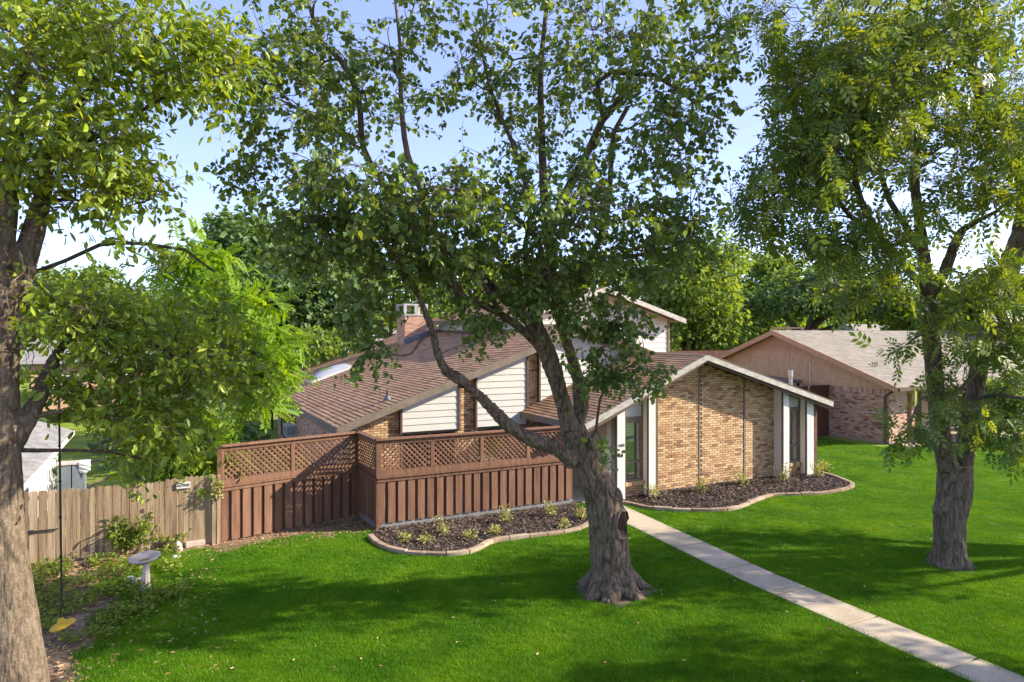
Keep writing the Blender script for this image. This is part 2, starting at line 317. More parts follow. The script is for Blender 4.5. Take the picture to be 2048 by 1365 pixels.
def lawn_region(x, y):
    a = x * U.x + y * U.y; b = x * V.x + y * V.y
    m = poly_dist_mask(x, y)
    m = m * ~inpoly(x, y, bedL_poly) * ~inpoly(x, y, bedR_poly)
    m = m * ~((a > pL(b) + .015) & (a < pR(b) - .015) & (b < 18) & (b > -6))
    m = m * ~((a < 4.2) & (b > 15.4)) * ~((a >= 4.2) & (a < 18.75) & (b > 14.95)) * ~((a > 25.0) & (b > 17.2)) * (b > -5)
    return m
lawn_sheet()
# grass blades: one tuft mesh scattered by geometry nodes
def tuft():
    mb = MB()
    for k in range(44):
        x, y = random.uniform(-.085, .085), random.uniform(-.085, .085); h = random.uniform(.022, .046); an = random.uniform(0, 2 * PI)
        dx, dy = math.cos(an), math.sin(an); w = .0035; ln = random.uniform(.005, .03); rr = random.random()
        mb.quad([(x - dy * w, y + dx * w, 0), (x + dy * w, y - dx * w, 0), (x + dx * ln, y + dy * ln, h)], rr)
    me = mb.mesh('grass_tuft', M['grass'], (0, 0, 0)); return bpy.data.objects.new('grass_tuft', me)
def scatter(name, pts, src, smin=.7, smax=1.3, tilt=0.0):
    me = npmesh(name, pts, [], []); o = bpy.data.objects.new(name, me); link(o, None)
    g = bpy.data.node_groups.new(name + '_scatter', 'GeometryNodeTree')
    g.interface.new_socket('Geometry', in_out='INPUT', socket_type='NodeSocketGeometry'); g.interface.new_socket('Geometry', in_out='OUTPUT', socket_type='NodeSocketGeometry')
    N = g.nodes; L = g.links; gi = N.new('NodeGroupInput'); go = N.new('NodeGroupOutput')
    mp = N.new('GeometryNodeMeshToPoints'); oi = N.new('GeometryNodeObjectInfo'); oi.inputs[0].default_value = src; oi.inputs['As Instance'].default_value = True
    ip = N.new('GeometryNodeInstanceOnPoints'); rv = N.new('FunctionNodeRandomValue'); rv.data_type = 'FLOAT_VECTOR'
    rv.inputs[0].default_value = (-tilt, -tilt, 0); rv.inputs[1].default_value = (tilt, tilt, 6.283)
    rs = N.new('FunctionNodeRandomValue'); rs.data_type = 'FLOAT'; rs.inputs[2].default_value = smin; rs.inputs[3].default_value = smax; rs.inputs['Seed'].default_value = 3
    L.new(gi.outputs[0], mp.inputs[0]); L.new(mp.outputs[0], ip.inputs[0]); L.new(oi.outputs['Geometry'], ip.inputs['Instance'])
    L.new(rv.outputs[0], ip.inputs['Rotation']); L.new(rs.outputs[1], ip.inputs['Scale']); L.new(ip.outputs[0], go.inputs[0])
    md = o.modifiers.new('scatter', 'NODES'); md.node_group = g; return o
n_try = 150000
gy_ = 7.6 + (28 - 7.6) * rng.random(n_try) ** 1.45; gx_ = (rng.random(n_try) * 1.7 - .87) * gy_
n2_ = 60000; gy_ = np.concatenate([gy_, rng.uniform(.5, 9.5, n2_)]); gx_ = np.concatenate([gx_, rng.uniform(-9.5, 11, n2_)]); n_try += n2_
mk = lawn_region(gx_, gy_); keep = rng.random(n_try) < np.clip(mk * 1.1 - .05, 0, 1)
gp = np.stack([gx_[keep], gy_[keep], np.full(keep.sum(), .008)], 1)
o = scatter('lawn_grass', gp, tuft(), .75, 1.25, .12); o['kind'] = 'stuff'; o['label'] = 'bright green mown grass of the front lawn'; o['category'] = 'grass'
# path slabs
path = thing('path', None, None, W(9.6, 10, 0), kind='structure')
joints = [15.6, 14.0, 12.45, 10.95, 9.55, 8.2, 6.85, 5.35, 3.9, 2.4, .9, -.6, -2.1, -3.6]
for i in range(len(joints) - 1):
    b1, b0 = joints[i] - .014, joints[i + 1] + .014; mb = MB(); n = 5; top = []
    L_ = [W(float(pL(b)), b, .035) for b in np.linspace(b0, b1, n)]; R_ = [W(float(pR(b)), b, .035) for b in np.linspace(b1, b0, n)]
    mb.prism(L_ + R_, (0, 0, -.1)); bevel(mb.build('slab', M['concrete'], path), .008)
mb = MB().box(10.0 - .65, 10.62, 15.6, 19, -.05, .03); mb.build('slab', M['concrete'], path)
# street behind the camera (seen only in the window reflections) and from other views
mb = MB().quad([W(-60, -18, .016), W(90, -18, .016), W(90, -9, .016), W(-60, -9, .016)]); o = mb.build('road', M['asphalt']); o['kind'] = 'structure'
mb = MB().box(-60, 90, -6.6, -5.1, -.05, .04); o = mb.build('pavement', M['concrete']); o['kind'] = 'structure'
mb = MB().box(-60, 90, -9, -8.85, -.05, .13); o = mb.build('kerb', M['concrete']); o['kind'] = 'structure'
mb = MB().quad([W(-60, -8.85, .02), W(90, -8.85, .02), W(90, -6.6, .02), W(-60, -6.6, .02)]); o = mb.build('verge', M['yard_grass']); o['kind'] = 'structure'
# ---------------------------------------------------------------- mulch beds and their edging
def bed(poly, line, label, elabel, nchips, seedgrp):
    mb = MB(); mb.quad([(x, y, .035) for x, y in poly]); o = mb.build('mulch_bed', M['mulch']); o['kind'] = 'structure'
    xs = [p[0] for p in poly]; ys = [p[1] for p in poly]; n = nchips * 3
    x = rng.uniform(min(xs), max(xs), n); y = rng.uniform(min(ys), max(ys), n); k = inpoly(x, y, poly); x, y = x[k][:nchips], y[k][:nchips]; n = len(x)
    ang = rng.uniform(0, 6.28, n); ln = rng.uniform(.015, .045, n); wd_ = rng.uniform(.006, .014, n); tz = rng.uniform(-.5, .5, n); zz = rng.uniform(.04, .075, n)
    d = np.stack([np.cos(ang), np.sin(ang), tz], 1) * ln[:, None]; s = np.stack([-np.sin(ang), np.cos(ang), rng.uniform(-.6, .6, n)], 1) * wd_[:, None]
    p = np.stack([x, y, zz], 1); v = np.stack([p - d - s, p + d - s, p + d + s, p - d + s], 1).reshape(-1, 3)
    o = bpy.data.objects.new('bark_mulch', npmesh('bark_mulch', v, np.arange(4 * n), np.full(n, 4), M['mulch'], rng.random(n)))
    link(o, None); tag(o, label, 'mulch', kind='stuff')
    t = thing('garden_edging', elabel, 'edging', (line[0].x, line[0].y, 0))
    acc = 0; seg = [line[0]]; L0 = .42
    def put(seg):
        d0 = (seg[-1] - seg[0]).normalized(); mb = MB(); top = random.uniform(.085, .105)
        Ls, Rs = [], []
        for i, q in enumerate(seg):
            dd = (seg[min(i + 1, len(seg) - 1)] - seg[max(i - 1, 0)]); dd.z = 0; dd.normalize(); s_ = Vector((dd.y, -dd.x, 0)) * .062
            e = dd * (.006 if i == 0 else (-.006 if i == len(seg) - 1 else 0))
            Ls.append(Vector((q.x, q.y, top)) + s_ + e); Rs.append(Vector((q.x, q.y, top)) - s_ + e)
        mb.prism(Ls + Rs[::-1], (0, 0, -top - .04)); bevel(mb.build('edging_block', M['edging'], t), .012)
    for i in range(1, len(line)):
        seg.append(line[i]); acc += (line[i] - line[i - 1]).length
        if acc > L0: put(seg); seg = [line[i]]; acc = 0; L0 = random.uniform(.34, .5)
    if len(seg) > 1: put(seg)
bed(bedL_poly, bedL, 'dark bark mulch filling the bed below the deck fence', 'curved stone edging round the mulch bed below the deck fence', 7000, 0)
bed(bedR_poly, bedR, 'dark bark mulch filling the bed below the brick gable wall', 'curved stone edging round the mulch bed below the brick gable wall', 9000, 1)
# ---------------------------------------------------------------- brick and siding builders
BR_L, BR_H, CR = .189, .054, .0677
def profile_wall(parent, p0, d, n, prof, m, depth=.18, name='wall'):
    """prof: list of (s, z) polygon in the wall's plane; the wall body behind the face"""
    d = Vector(d); n = Vector(n); mb = MB(); mb.prism([p0 + d * s + Z * z for s, z in prof], -n * depth); return mb.build(name, m, parent)
def brick_list(p0, d, n, s0, s1, z0, ztop, holes=(), rb=None, reach=.014):
    out_ = []; k = 0; z = z0
    while z < 8:
        off = 0 if k % 2 == 0 else -.1015; s = s0 + off; any_ = False
        while s < s1 - .02:
            a, b = max(s, s0), min(s + BR_L, s1); c = (a + b) / 2
            if b - a > .03 and z + BR_H < min(ztop(a), ztop(b)):
                any_ = True
                hit = False
                for h in holes:
                    if z + BR_H > h[2] and z < h[3] and b > h[0] and a < h[1]:
                        if a < h[0] - .03: b = h[0]
                        elif b > h[1] + .03: a = h[1]
                        else: hit = True
                if not hit: out_.append((a, b, z, random.random() if rb is None else rb()))
            s += .203
        z += CR; k += 1
        if not any_ and z > z0 + 1: break
    return [(p0, Vector(d), Vector(n), *q, reach) for q in out_]
BRICK_MESH = {}
def brick_mesh(matn, r, length):
    key = (matn, int(r * 10), round(length, 3))
    if key not in BRICK_MESH:
        mb = MB(); hl = length / 2
        mb.hexa([(-hl, -.02, 0), (hl, -.02, 0), (hl, .02, 0), (-hl, .02, 0), (-hl, -.02, BR_H), (hl, -.02, BR_H), (hl, .02, BR_H), (-hl, .02, BR_H)], (key[1] + .5) / 10)
        BRICK_MESH[key] = mb.mesh('brick', M[matn], (0, 0, 0))
    return BRICK_MESH[key]
def lay_bricks(groups, matn, nsingle):
    """groups: list of (parent, bricks). The nsingle bricks nearest the camera are objects, the rest one mesh per parent"""
    allb = [(((b[0] + b[1] * (b[3] + b[4]) / 2 + Z * b[5]) - Vector((0, 0, H))).length, gi, bi) for gi, (_, bs) in enumerate(groups) for bi, b in enumerate(bs)]
    allb.sort(); single = set((g, b) for _, g, b in allb[:nsingle])
    for gi, (par, bs) in enumerate(groups):
        mb = MB()
        for bi, (p0, d, n, a, b, z, r, reach) in enumerate(bs):
            out_ = n * (reach + random.uniform(-.002, .003))
            if (gi, bi) in single and b - a > .18:
                c = p0 + d * (a + b) / 2 + Z * z + out_ - n * .02
                o = bpy.data.objects.new('brick', brick_mesh(matn, r, BR_L)); link(o, par, c, (0, 0, math.atan2(d.y, d.x)))
            else:
                e0 = p0 + d * a + Z * z; e1 = p0 + d * b + Z * z; i_ = -n * .015
                q = [e0 + out_, e1 + out_, e1 + i_, e0 + i_]; mb.hexa(q + [x + Z * BR_H for x in q], r)
        if mb.v: mb.build('brick_courses', M[matn], par, kind='stuff')
def siding(parent, p0, d, n, prof_s, z0, z1fun, m, pitch=.18, name='siding_board', s_lo=None):
    """lapped boards between s0..s1; the top follows z1fun(s)"""
    s0, s1 = prof_s; z = z0; d = Vector(d); n = Vector(n)
    zmax = max(z1fun(s) for s in np.linspace(s0, s1, 20))
    while z < zmax - .02:
        zt = z + pitch + .012
        ok = [s for s in np.linspace(s0, s1, 60) if z1fun(s) > z + .02]
        if not ok: break
        a, b = min(ok), max(ok); pts = []
        # polygon: bottom edge a..b at z, the top clipped by roofline
        tops = [(s, min(zt, z1fun(s))) for s in np.linspace(b, a, 9)]
        mb = MB(); F_ = lambda s, zz: p0 + d * s + Z * zz + n * (.026 - .018 * (zz - z) / pitch)
        front = [F_(a, z), F_(b, z)] + [F_(s, zz) for s, zz in tops]
        mb.prism(front, -n * .012); mb.build(name, m, parent); z += pitch
def shingle_rows(parent, p0, p1, up, length, m, exposure=.14, jit=.004, thick=.019, clip=None, tab=.33, first=True):
    """courses running p0->p1, climbing along the vector up"""
    t = (p1 - p0).normalized(); L_ = (p1 - p0).length; up = up.normalized(); nrm = t.cross(up).normalized()
    if nrm.z < 0: nrm = -nrm
    k = 0; s = 0
    while s < length - .02:
        l0, l1 = 0, L_
        if clip: l0, l1 = clip(s)
        if l1 - l0 > .1:
            mb = MB(); x = l0 - random.uniform(0, tab); e = min(exposure, length - s)
            while x < l1:
                a = max(x, l0); b = min(x + tab, l1)
                if b - a > .01:
                    j = random.uniform(-jit, jit); th_ = thick + random.uniform(-.003, .004); r = random.random()
                    A = p0 + t * a + up * (s - .012 + j); B = p0 + t * b + up * (s - .012 + j); C_ = p0 + t * b + up * (s + e + .01); D = p0 + t * a + up * (s + e + .01)
                    mb.quad([A + nrm * th_, B + nrm * th_, C_ + nrm * .002, D + nrm * .002], r); mb.quad([A, B, B + nrm * th_, A + nrm * th_], r)
                x += tab
            mb.build('shingle_row', m, parent)
        s += exposure; k += 1
def pane_a(parent, a0, a1, b, z0, z1): return MB().quad([W(a0, b, z0), W(a1, b, z0), W(a1, b, z1), W(a0, b, z1)]).build('pane', M['glass'], parent)
def pane_b(parent, a, b0, b1, z0, z1): return MB().quad([W(a, b1, z0), W(a, b0, z0), W(a, b0, z1), W(a, b1, z1)]).build('pane', M['glass'], parent)
def slab(mb, c4, t=.12): mb.prism(c4, (0, 0, -t)); return mb
# ---------------------------------------------------------------- the brick house
house = thing('brick_house', 'low brick house with red brown shingle roof, white siding panels and beige side wall', 'house', W(11, 18, 0))
ME_A, ME_Z, SL = 3.94, 2.03, .356            # main roof: eave a, z, slope
RID_A = 11.5; RID_Z = ME_Z + SL * (RID_A - ME_A); MR_S = .346
MB0, MB1 = 17.5, 33.8                         # main roof front and back rake
zmain = lambda a: ME_Z + SL * (a - ME_A) if a < RID_A else RID_Z - MR_S * (a - RID_A)
WR_A, WR_Z, WL_A, WL_Z, WE_A, WE_Z = 13.5, 3.84, 9.42, 2.12, 18.65, 2.30
zwing = lambda a: WR_Z - (WR_Z - WL_Z) / (WR_A - WL_A) * (WR_A - a) if a < WR_A else WR_Z - (WR_Z - WE_Z) / (WE_A - WR_A) * (a - WR_A)
WB0, WB1 = 14.5, 18.0
# roofs
def roof_part(name, slabs, m=M['taupe_trim']):
    mb = MB()
    for c in slabs: slab(mb, c, .10)
    return mb.build(name, m, house)
roof = roof_part('roof', [[W(ME_A, MB0, ME_Z), W(RID_A, MB0, RID_Z), W(RID_A, MB1, RID_Z), W(ME_A, MB1, ME_Z)],
                          [W(RID_A, MB0, RID_Z), W(18.7, MB0, zmain(18.7)), W(18.7, MB1, zmain(18.7)), W(RID_A, MB1, RID_Z)]])
shingle_rows(roof, W(ME_A, MB0, ME_Z), W(ME_A, MB1, ME_Z), W(1, 0, SL), math.hypot(RID_A - ME_A, RID_Z - ME_Z), M['shingle'])
shingle_rows(roof, W(18.7, MB0, zmain(18.7)), W(18.7, MB1, zmain(18.7)), W(-1, 0, MR_S), math.hypot(7.2, 7.2 * MR_S), M['shingle'], .28, tab=.6)
MB().prism([W(RID_A - .13, MB0, RID_Z - .03), W(RID_A, MB0, RID_Z + .035), W(RID_A + .13, MB0, RID_Z - .03)], V * (MB1 - MB0)).build('ridge_cap', M['shingle'], roof)
wroof = roof_part('roof', [[W(WL_A, WB0, WL_Z), W(WR_A, WB0, WR_Z), W(WR_A, WB1, WR_Z), W(WL_A, WB1, WL_Z)],
                           [W(WR_A, WB0, WR_Z), W(WE_A, WB0, WE_Z), W(WE_A, MB0 + .2, WE_Z), W(WR_A, MB0 + .2, WR_Z)]], M['weathered_white'])
wroof['label'] = 'lower gable roof over the projecting wing'
shingle_rows(wroof, W(WL_A, WB0, WL_Z), W(WL_A, WB1, WL_Z), W(WR_A - WL_A, 0, WR_Z - WL_Z), math.hypot(WR_A - WL_A, WR_Z - WL_Z), M['shingle'])
shingle_rows(wroof, W(WE_A, WB0, WE_Z), W(WE_A, MB0, WE_Z), W(WR_A - WE_A, 0, WR_Z - WE_Z), math.hypot(WR_A - WE_A, WR_Z - WE_Z), M['shingle'])
MB().prism([W(WR_A - .13, WB0, WR_Z - .03), W(WR_A, WB0, WR_Z + .035), W(WR_A + .13, WB0, WR_Z - .03)], V * 3.3).build('ridge_cap', M['shingle'], wroof)
# fascias
def fascia(parent, p, q, h, t, m, n, name='fascia_board'):
    """board under the line p-q, h deep, t thick, standing out along n"""
    mb = MB(); p = Vector(p); q = Vector(q); n = Vector(n)
    mb.prism([p + Z * .01, q + Z * .01, q - Z * h, p - Z * h], n * t); return mb.build(name, m, parent)
fascia(roof, W(ME_A - .02, MB0 - .003, ME_Z), W(RID_A, MB0 - .003, RID_Z), .2, .04, M['taupe_trim'], -V)
fascia(roof, W(RID_A, MB0 - .003, RID_Z), W(18.7, MB0 - .003, zmain(18.7)), .2, .04, M['brown_trim'], -V)
fascia(roof, W(ME_A - .003, MB0 - .04, ME_Z), W(ME_A - .003, MB1, ME_Z), .2, .035, M['taupe_trim'], -U)
fascia(wroof, W(WL_A - .03, WB0 - .003, WL_Z), W(WR_A, WB0 - .003, WR_Z), .155, .04, M['weathered_white'], -V)
fascia(wroof, W(WR_A, WB0 - .003, WR_Z), W(WE_A + .02, WB0 - .003, WE_Z), .155, .04, M['weathered_white'], -V)
MB().prism([W(WR_A, WB0 - .05, WR_Z + .035), W(WE_A + .03, WB0 - .05, WE_Z + .035), W(WE_A + .03, WB0 - .05, WE_Z + .005), W(WR_A, WB0 - .05, WR_Z + .005)], V * .08).build('drip_edge', M['brown_trim'], wroof)
fascia(wroof, W(WL_A - .003, WB0, WL_Z), W(WL_A - .003, WB1 - .05, WL_Z), .17, .035, M['taupe_trim'], -U)
# brown fascia under the soffit
fascia(wroof, W(WL_A + .1, WB0 + .06, WL_Z - .14), W(WR_A, WB0 + .06, WR_Z - .14), .09, .03, M['brown_trim'], -V)
fascia(wroof, W(WR_A, WB0 + .06, WR_Z - .14), W(WE_A - .1, WB0 + .06, WE_Z - .14), .09, .03, M['brown_trim'], -V)
BB = []            # buff brick groups
# wing front wall (plane b = 15.1)
BF = 15.1
aw = lambda px: onb(px, 900, BF)[0]
A_L, A_B0, A_B1, A_R = 10.62, aw(1314), aw(1557), 18.25
zw = lambda a: zwing(a) - .13
wall = profile_wall(house, W(0, BF, 0), U, -V, [(A_B0, -.1), (A_B1, -.1), (A_B1, zw(A_B1)), (WR_A, zw(WR_A)), (A_B0, zw(A_B0))], M['buff_mortar'])
trims = [aw(1398), aw(1488)]
def rb_buff():
    r = random.random(); return .35 + .6 * r if random.random() < .72 else .45 * r
BB.append((wall, brick_list(W(0, BF, 0), U, -V, A_B0, A_B1, .06, lambda a: zw(a) + .02, [(t - .035, t + .035, -1, 9) for t in trims], rb_buff)))
for t in trims: MB().box(t - .032, t + .032, BF - .028, BF + .01, 0, zw(t) - .02).build('expansion_trim', M['taupe_trim'], wall)
MB().box(A_B0 - .05, A_B1, BF - .04, BF + .05, -.05, .058).build('footing', M['grey_concrete'], wall)
MB().box(A_B0 - .07, A_B0 - .004, BF - .05, BF + .02, 0, zw(A_B0 - .1)).build('corner_trim', M['brown_trim'], wall)
MB().box(A_B1 + .004, A_B1 + .06, BF - .05, BF + .02, 0, zw(A_B1 + .06)).build('corner_trim', M['brown_trim'], wall)
# tall fins and the two window bays (left: px 1240-1310, right: 1562-1625)
BFIN = 14.72
def fin(a0, a1, b1=BF + .1, bm=BFIN):
    f = MB(); f.prism([W(a0, bm, 0), W(a1, bm, 0), W(a1, bm, zw(a1)), W(a0, bm, zw(a0))], V * (b1 - bm)); o = f.build('fin_wall', M['cream_trim'], house)
    g = MB(); g.prism([W(a0 - .02, bm - .004, 0), W(a1 + .0, bm - .004, 0), W(a1 + .0, bm - .004, zw(a1) - .005), W(a0 - .02, bm - .004, zw(a0) - .005)], -V * .022); g.build('trim_board', M['white_trim'], o)
    for e in (a0 - .052, a1 + .003): MB().box(e, e + .03, bm - .014, bm + .03, 0, zw(e) - .01).build('trim_edge', M['brown_trim'], o)
    return o
af = lambda px, b=BFIN: onb(px, 900, b)[0]
def window_bay(a0, a1, bp, zs, zh, zt, label=None):
    """sill at zs, head at zh, infill panel to zt(a), glass plane b=bp"""
    w = MB(); fw = .055
    w.box(a0, a1, bp - .03, bp + .03, zs, zs + fw); w.box(a0, a1, bp - .035, bp + .03, zh - .07, zh + .09)
    w.box(a0, a0 + fw, bp - .032, bp + .03, zs + fw, zh - .07); w.box(a1 - fw, a1, bp - .032, bp + .03, zs + fw, zh - .07)
    zm = zs + (zh - zs) * .32; w.box(a0 + fw, a1 - fw, bp - .034, bp + .025, zm - .03, zm + .03)
    o = w.build('window', M['taupe_trim'], house)
    if label: o['label'] = label
    pane_a(o, a0 + fw, a1 - fw, bp, zs + fw, zm - .03); pane_a(o, a0 + fw, a1 - fw, bp + .012, zm + .03, zh - .07)
    zz = zs + fw + .01
    while zz < zh - .09:
        MB().hexa([W(a0 + fw + .01, bp + .05, zz), W(a1 - fw - .01, bp + .05, zz), W(a1 - fw - .01, bp + .07, zz + .026), W(a0 + fw + .01, bp + .07, zz + .026),
                   W(a0 + fw + .01, bp + .05, zz + .003), W(a1 - fw - .01, bp + .05, zz + .003), W(a1 - fw - .01, bp + .07, zz + .029), W(a0 + fw + .01, bp + .07, zz + .029)]).build('blind_slat', M['blind'], o); zz += .042
    MB().box(a0, a1, bp + .5, bp + .52, zs, zh).build('unlit_room_backing', M['dark'], o)  # near-black sheet paints the unlit room behind the blinds
    # sill bricks
    x = a0
    while x < a1 - .02: MB().box(x, min(x + .058, a1), bp - .12, bp + .04, zs - .1, zs - .004).build('sill_brick', M['buff_brick'], o); x += .067
    pw = profile_wall(house, W(0, bp - .03, 0), U, -V, [(a0, -.05), (a1, -.05), (a1, zs - .1), (a0, zs - .1)], M['buff_mortar'], .1)
    BB.append((pw, brick_list(W(0, bp - .03, 0), U, -V, a0, a1, .04, lambda a: zs - .1, (), rb_buff)))
    pn = MB(); pn.prism([W(a0 + .05, bp - .01, zh + .09), W(a1 - .05, bp - .01, zh + .09), W(a1 - .05, bp - .01, zt(a1) - .06), W(a0 + .05, bp - .01, zt(a0) - .06)], V * .04)
    pn.build('infill_panel', M['white_siding'], house)
    for e in (a0, a1 - .05): MB().box(e, e + .05, bp - .035, bp + .03, zh + .09, zt(e) - .01).build('trim_edge', M['taupe_trim'], house)
    MB().prism([W(a0, bp - .03, zt(a0) - .07), W(a1, bp - .03, zt(a1) - .07), W(a1, bp - .03, zt(a1)), W(a0, bp - .03, zt(a0))], V * .05).build('trim_edge', M['taupe_trim'], house)
FL0, FL1 = 10.62, af(1249); fin(FL0, FL1); FL2, FL3 = af(1298), af(1310); fin(FL2, FL3)
FR0, FR1 = af(1567), af(1577); fin(FR0, FR1); FR2, FR3 = af(1614), af(1626); fin(FR2, FR3)
BP = 15.0
bpz = lambda px, py: onb(px, py, BP)[1]
window_bay(FL1 + .035, FL2 - .01, BP, bpz(1270, 962), bpz(1270, 840), zw)
window_bay(FR1 + .035, FR2 - .01, BP, bpz(1590, 924), bpz(1590, 820), zw)
# house number and bell on the left fin
def text(s, size, loc, rot, m, parent, name, ext=.004):
    c = bpy.data.curves.new(name, 'FONT'); c.body = s; c.size = size; c.extrude = ext; c.align_x = 'CENTER'; c.align_y = 'CENTER'; c.resolution_u = 3
    t = bpy.data.objects.new(name, c); C.objects.link(t); dg = bpy.context.evaluated_depsgraph_get(); dg.update()
    me = bpy.data.meshes.new_from_object(t.evaluated_get(dg)); bpy.data.objects.remove(t); me.materials.clear(); me.materials.append(m)
    o = bpy.data.objects.new(name, me); link(o, parent, loc, rot); return o
rz = math.atan2(U.y, U.x)
text('1625', .10, W((FL0 + FL1) / 2, BFIN - .035, onb(1242, 891, BFIN)[1]), (R(90), 0, rz), M['lettering'], house, 'house_number')
z_ = onb(1241, 911, BFIN)[1]; MB().box(FL0 + .10, FL0 + .15, BFIN - .045, BFIN - .02, z_ - .04, z_ + .04).build('door_bell', M['dark'], house)
# wing left wall (beige boards) facing the entry
MB().box(FL0 + .05, FL0 + .2, BFIN + .35, 18.0, -.05, zwing(FL0) - .1).build('wall', M['beige_siding'], house)['label'] = 'beige board wall beside the entry path'
wl = [o for o in C.objects if o.get('label') == 'beige board wall beside the entry path'][0]
siding(wl, W(FL0 + .05, 0, 0), V, -U, (BFIN + .37, 17.98), .0, lambda s: zwing(FL0) - .12, M['beige_siding'], .2)
MB().box(FL0 + .012, FL0 + .05, BFIN + .28, BFIN + .36, 0, zwing(FL0) - .1).build('corner_trim', M['brown_trim'], wl)
MB().box(FL0 + .0, FL0 + .05, BFIN + .0, BFIN + .28, 0, zwing(FL0) - .12).build('corner_trim', M['beige_siding'], wl)
# wing right wall
profile_wall(house, W(18.25, 0, 0), V, U, [(BFIN, -.1), (24, -.1), (24, 2.25), (BFIN, 2.25)], M['buff_mortar'])
# main gable wall (plane b = 18)
BM = 18.0
am = lambda px, b=BM: onb(px, 850, b)[0]
zm_ = lambda a: zmain(a) - .13
gw = profile_wall(house, W(0, BM, 0), U, -V, [(4.42, -.1), (18.2, -.1), (18.2, zm_(18.2)), (RID_A, zm_(RID_A)), (4.42, zm_(4.42))], M['buff_mortar'])
p1, p2, p3, p4, p5 = am(802), am(913), am(951), am(1049), am(1077)
zb1 = onb(860, 860, BM - .1)[1]; zb2 = onb(1000, 850, BM - .1)[1]
BB.append((gw, brick_list(W(0, BM, 0), U, -V, 4.5, 10.6, .05, lambda a: zm_(a) + .02, [(p1, p2, -1, 9), (p3, p4, -1, 9), (p5, 10.6, .0, 9)], rb_buff)))
MB().box(4.36, 4.5, BM - .03, BM + .1, 0, zm_(4.5) - .02).build('corner_trim', M['taupe_trim'], gw)
for (x0, x1, zb, lab) in ((p1, p2, zb1, 'left white siding panel of the gable'), (p3, p4, zb2, 'white siding panel right of the brick pier'), (p5, 14.2, 2.2, 'white siding above the entry roof')):
    bk = MB(); bk.prism([W(x0, BM - .10, zb), W(x1, BM - .10, zb), W(x1, BM - .10, zm_(x1)), W(x0, BM - .10, zm_(x0))] if x1 < RID_A else
                        [W(x0, BM - .10, zb), W(x1, BM - .10, zb), W(x1, BM - .10, zm_(x1)), W(RID_A, BM - .10, zm_(RID_A)), W(x0, BM - .10, zm_(x0))], V * .1)
    pn = bk.build('wall_panel', M['white_trim'], house, label=lab)
    siding(pn, W(0, BM - .10, 0), U, -V, (x0, x1), zb - .02, zm_, M['white_siding'], .185)
    MB().box(x0 - .06, x0 - .004, BM - .15, BM - .004, zb - .06, zm_(x0) - .01).build('corner_trim', M['brown_trim'], pn)
    if x1 < 12: MB().box(x1 + .004, x1 + .06, BM - .15, BM - .004, zb - .06, zm_(x1 + .03) - .01).build('corner_trim', M['brown_trim'], pn)
for (x0, x1, zb) in ((p1, p2, zb1), (p3, p4, zb2), (p5, 10.3, 2.05)):
    w = MB(); zs = .45
    w.box(x0, x1, BM - .03, BM - .004, zs, zs + .06); w.box(x0, x1, BM - .03, BM - .004, zb - .1, zb - .03)
    for xx in (x0, (x0 + x1) / 2 - .03, x1 - .06): w.box(xx, xx + .06, BM - .034, BM - .006, zs + .06, zb - .1)
    o = w.build('window', M['taupe_trim'], house)
    pane_a(o, x0 + .06, x1 - .06, BM - .018, zs + .06, zb - .1); MB().box(x0 + .03, x1 - .03, BM - .004, BM - .002, zs, zb - .1).build('unlit_room_backing', M['dark'], o)  # dark sheet on the wall face stands in for an unlit room
# left side wall (plane a = 4.42) with windows and air conditioner
AS = 4.42
bs = lambda px: ona(px, 860, AS)[0]
lw = profile_wall(house, W(AS, 0, 0), V, -U, [(BM, -.1), (31, -.1), (31, 1.95), (BM, 1.95)], M['pale_mortar'])
w1, w2, w3, w4 = bs(593), bs(585), bs(575), bs(563)
RB = [(lw, brick_list(W(AS, 0, 0), V, -U, BM + .05, 31, .05, lambda s: 1.93, [(w1, w2, .5, 2), (w3, w4, .2, 2)], lambda: .12 + .88 * random.random()))]
for (q0, q1, z0_) in ((w1, w2, .5), (w3, w4, .2)):
    w = MB(); w.box(AS - .03, AS + .02, q0, q1, z0_, z0_ + .05); w.box(AS - .03, AS + .02, q0, q0 + .05, z0_, 1.9); w.box(AS - .03, AS + .02, q1 - .05, q1, z0_, 1.9); o = w.build('window', M['brown_trim'], house)
    pane_b(o, AS - .01, q0 + .05, q1 - .05, z0_ + .05, 1.9); MB().box(AS - .004, AS - .002, q0, q1, z0_, 1.9).build('unlit_room_backing', M['dark'], o)  # room darkness is a thin dark sheet laid over the brickwork
ac_b = (w2 + w3) / 2; zac = ona(582, 853, AS - .3)[1]
ac = MB().box(AS - .42, AS - .01, w1 - .3, w1 + .45, zac - .42, zac).build('air_conditioner', M['white_plastic'], house)
for k in range(9): MB().box(AS - .428, AS - .422, w1 - .27 + k * .078, w1 - .25 + k * .078, zac - .38, zac - .05).build('grille_bar', M['metal'], ac)
for k in range(8): MB().box(AS - .39 + k * .045, AS - .37 + k * .045, w1 - .306, w1 - .302, zac - .38, zac - .05).build('grille_bar', M['flashing'], ac)
MB().box(AS + 1, AS + 1.1, 31.1, 31.2, 0, 3).build('post', M['brown_trim'], house); MB().box(AS, AS + .1, 33.2, 33.3, 0, 1.95).build('post', M['brown_trim'], house)
profile_wall(house, W(0, 31.0, 0), U, V, [(AS, -.1), (18.2, -.1), (18.2, 2), (RID_A, 4.4), (AS, 2)], M['pale_mortar'])
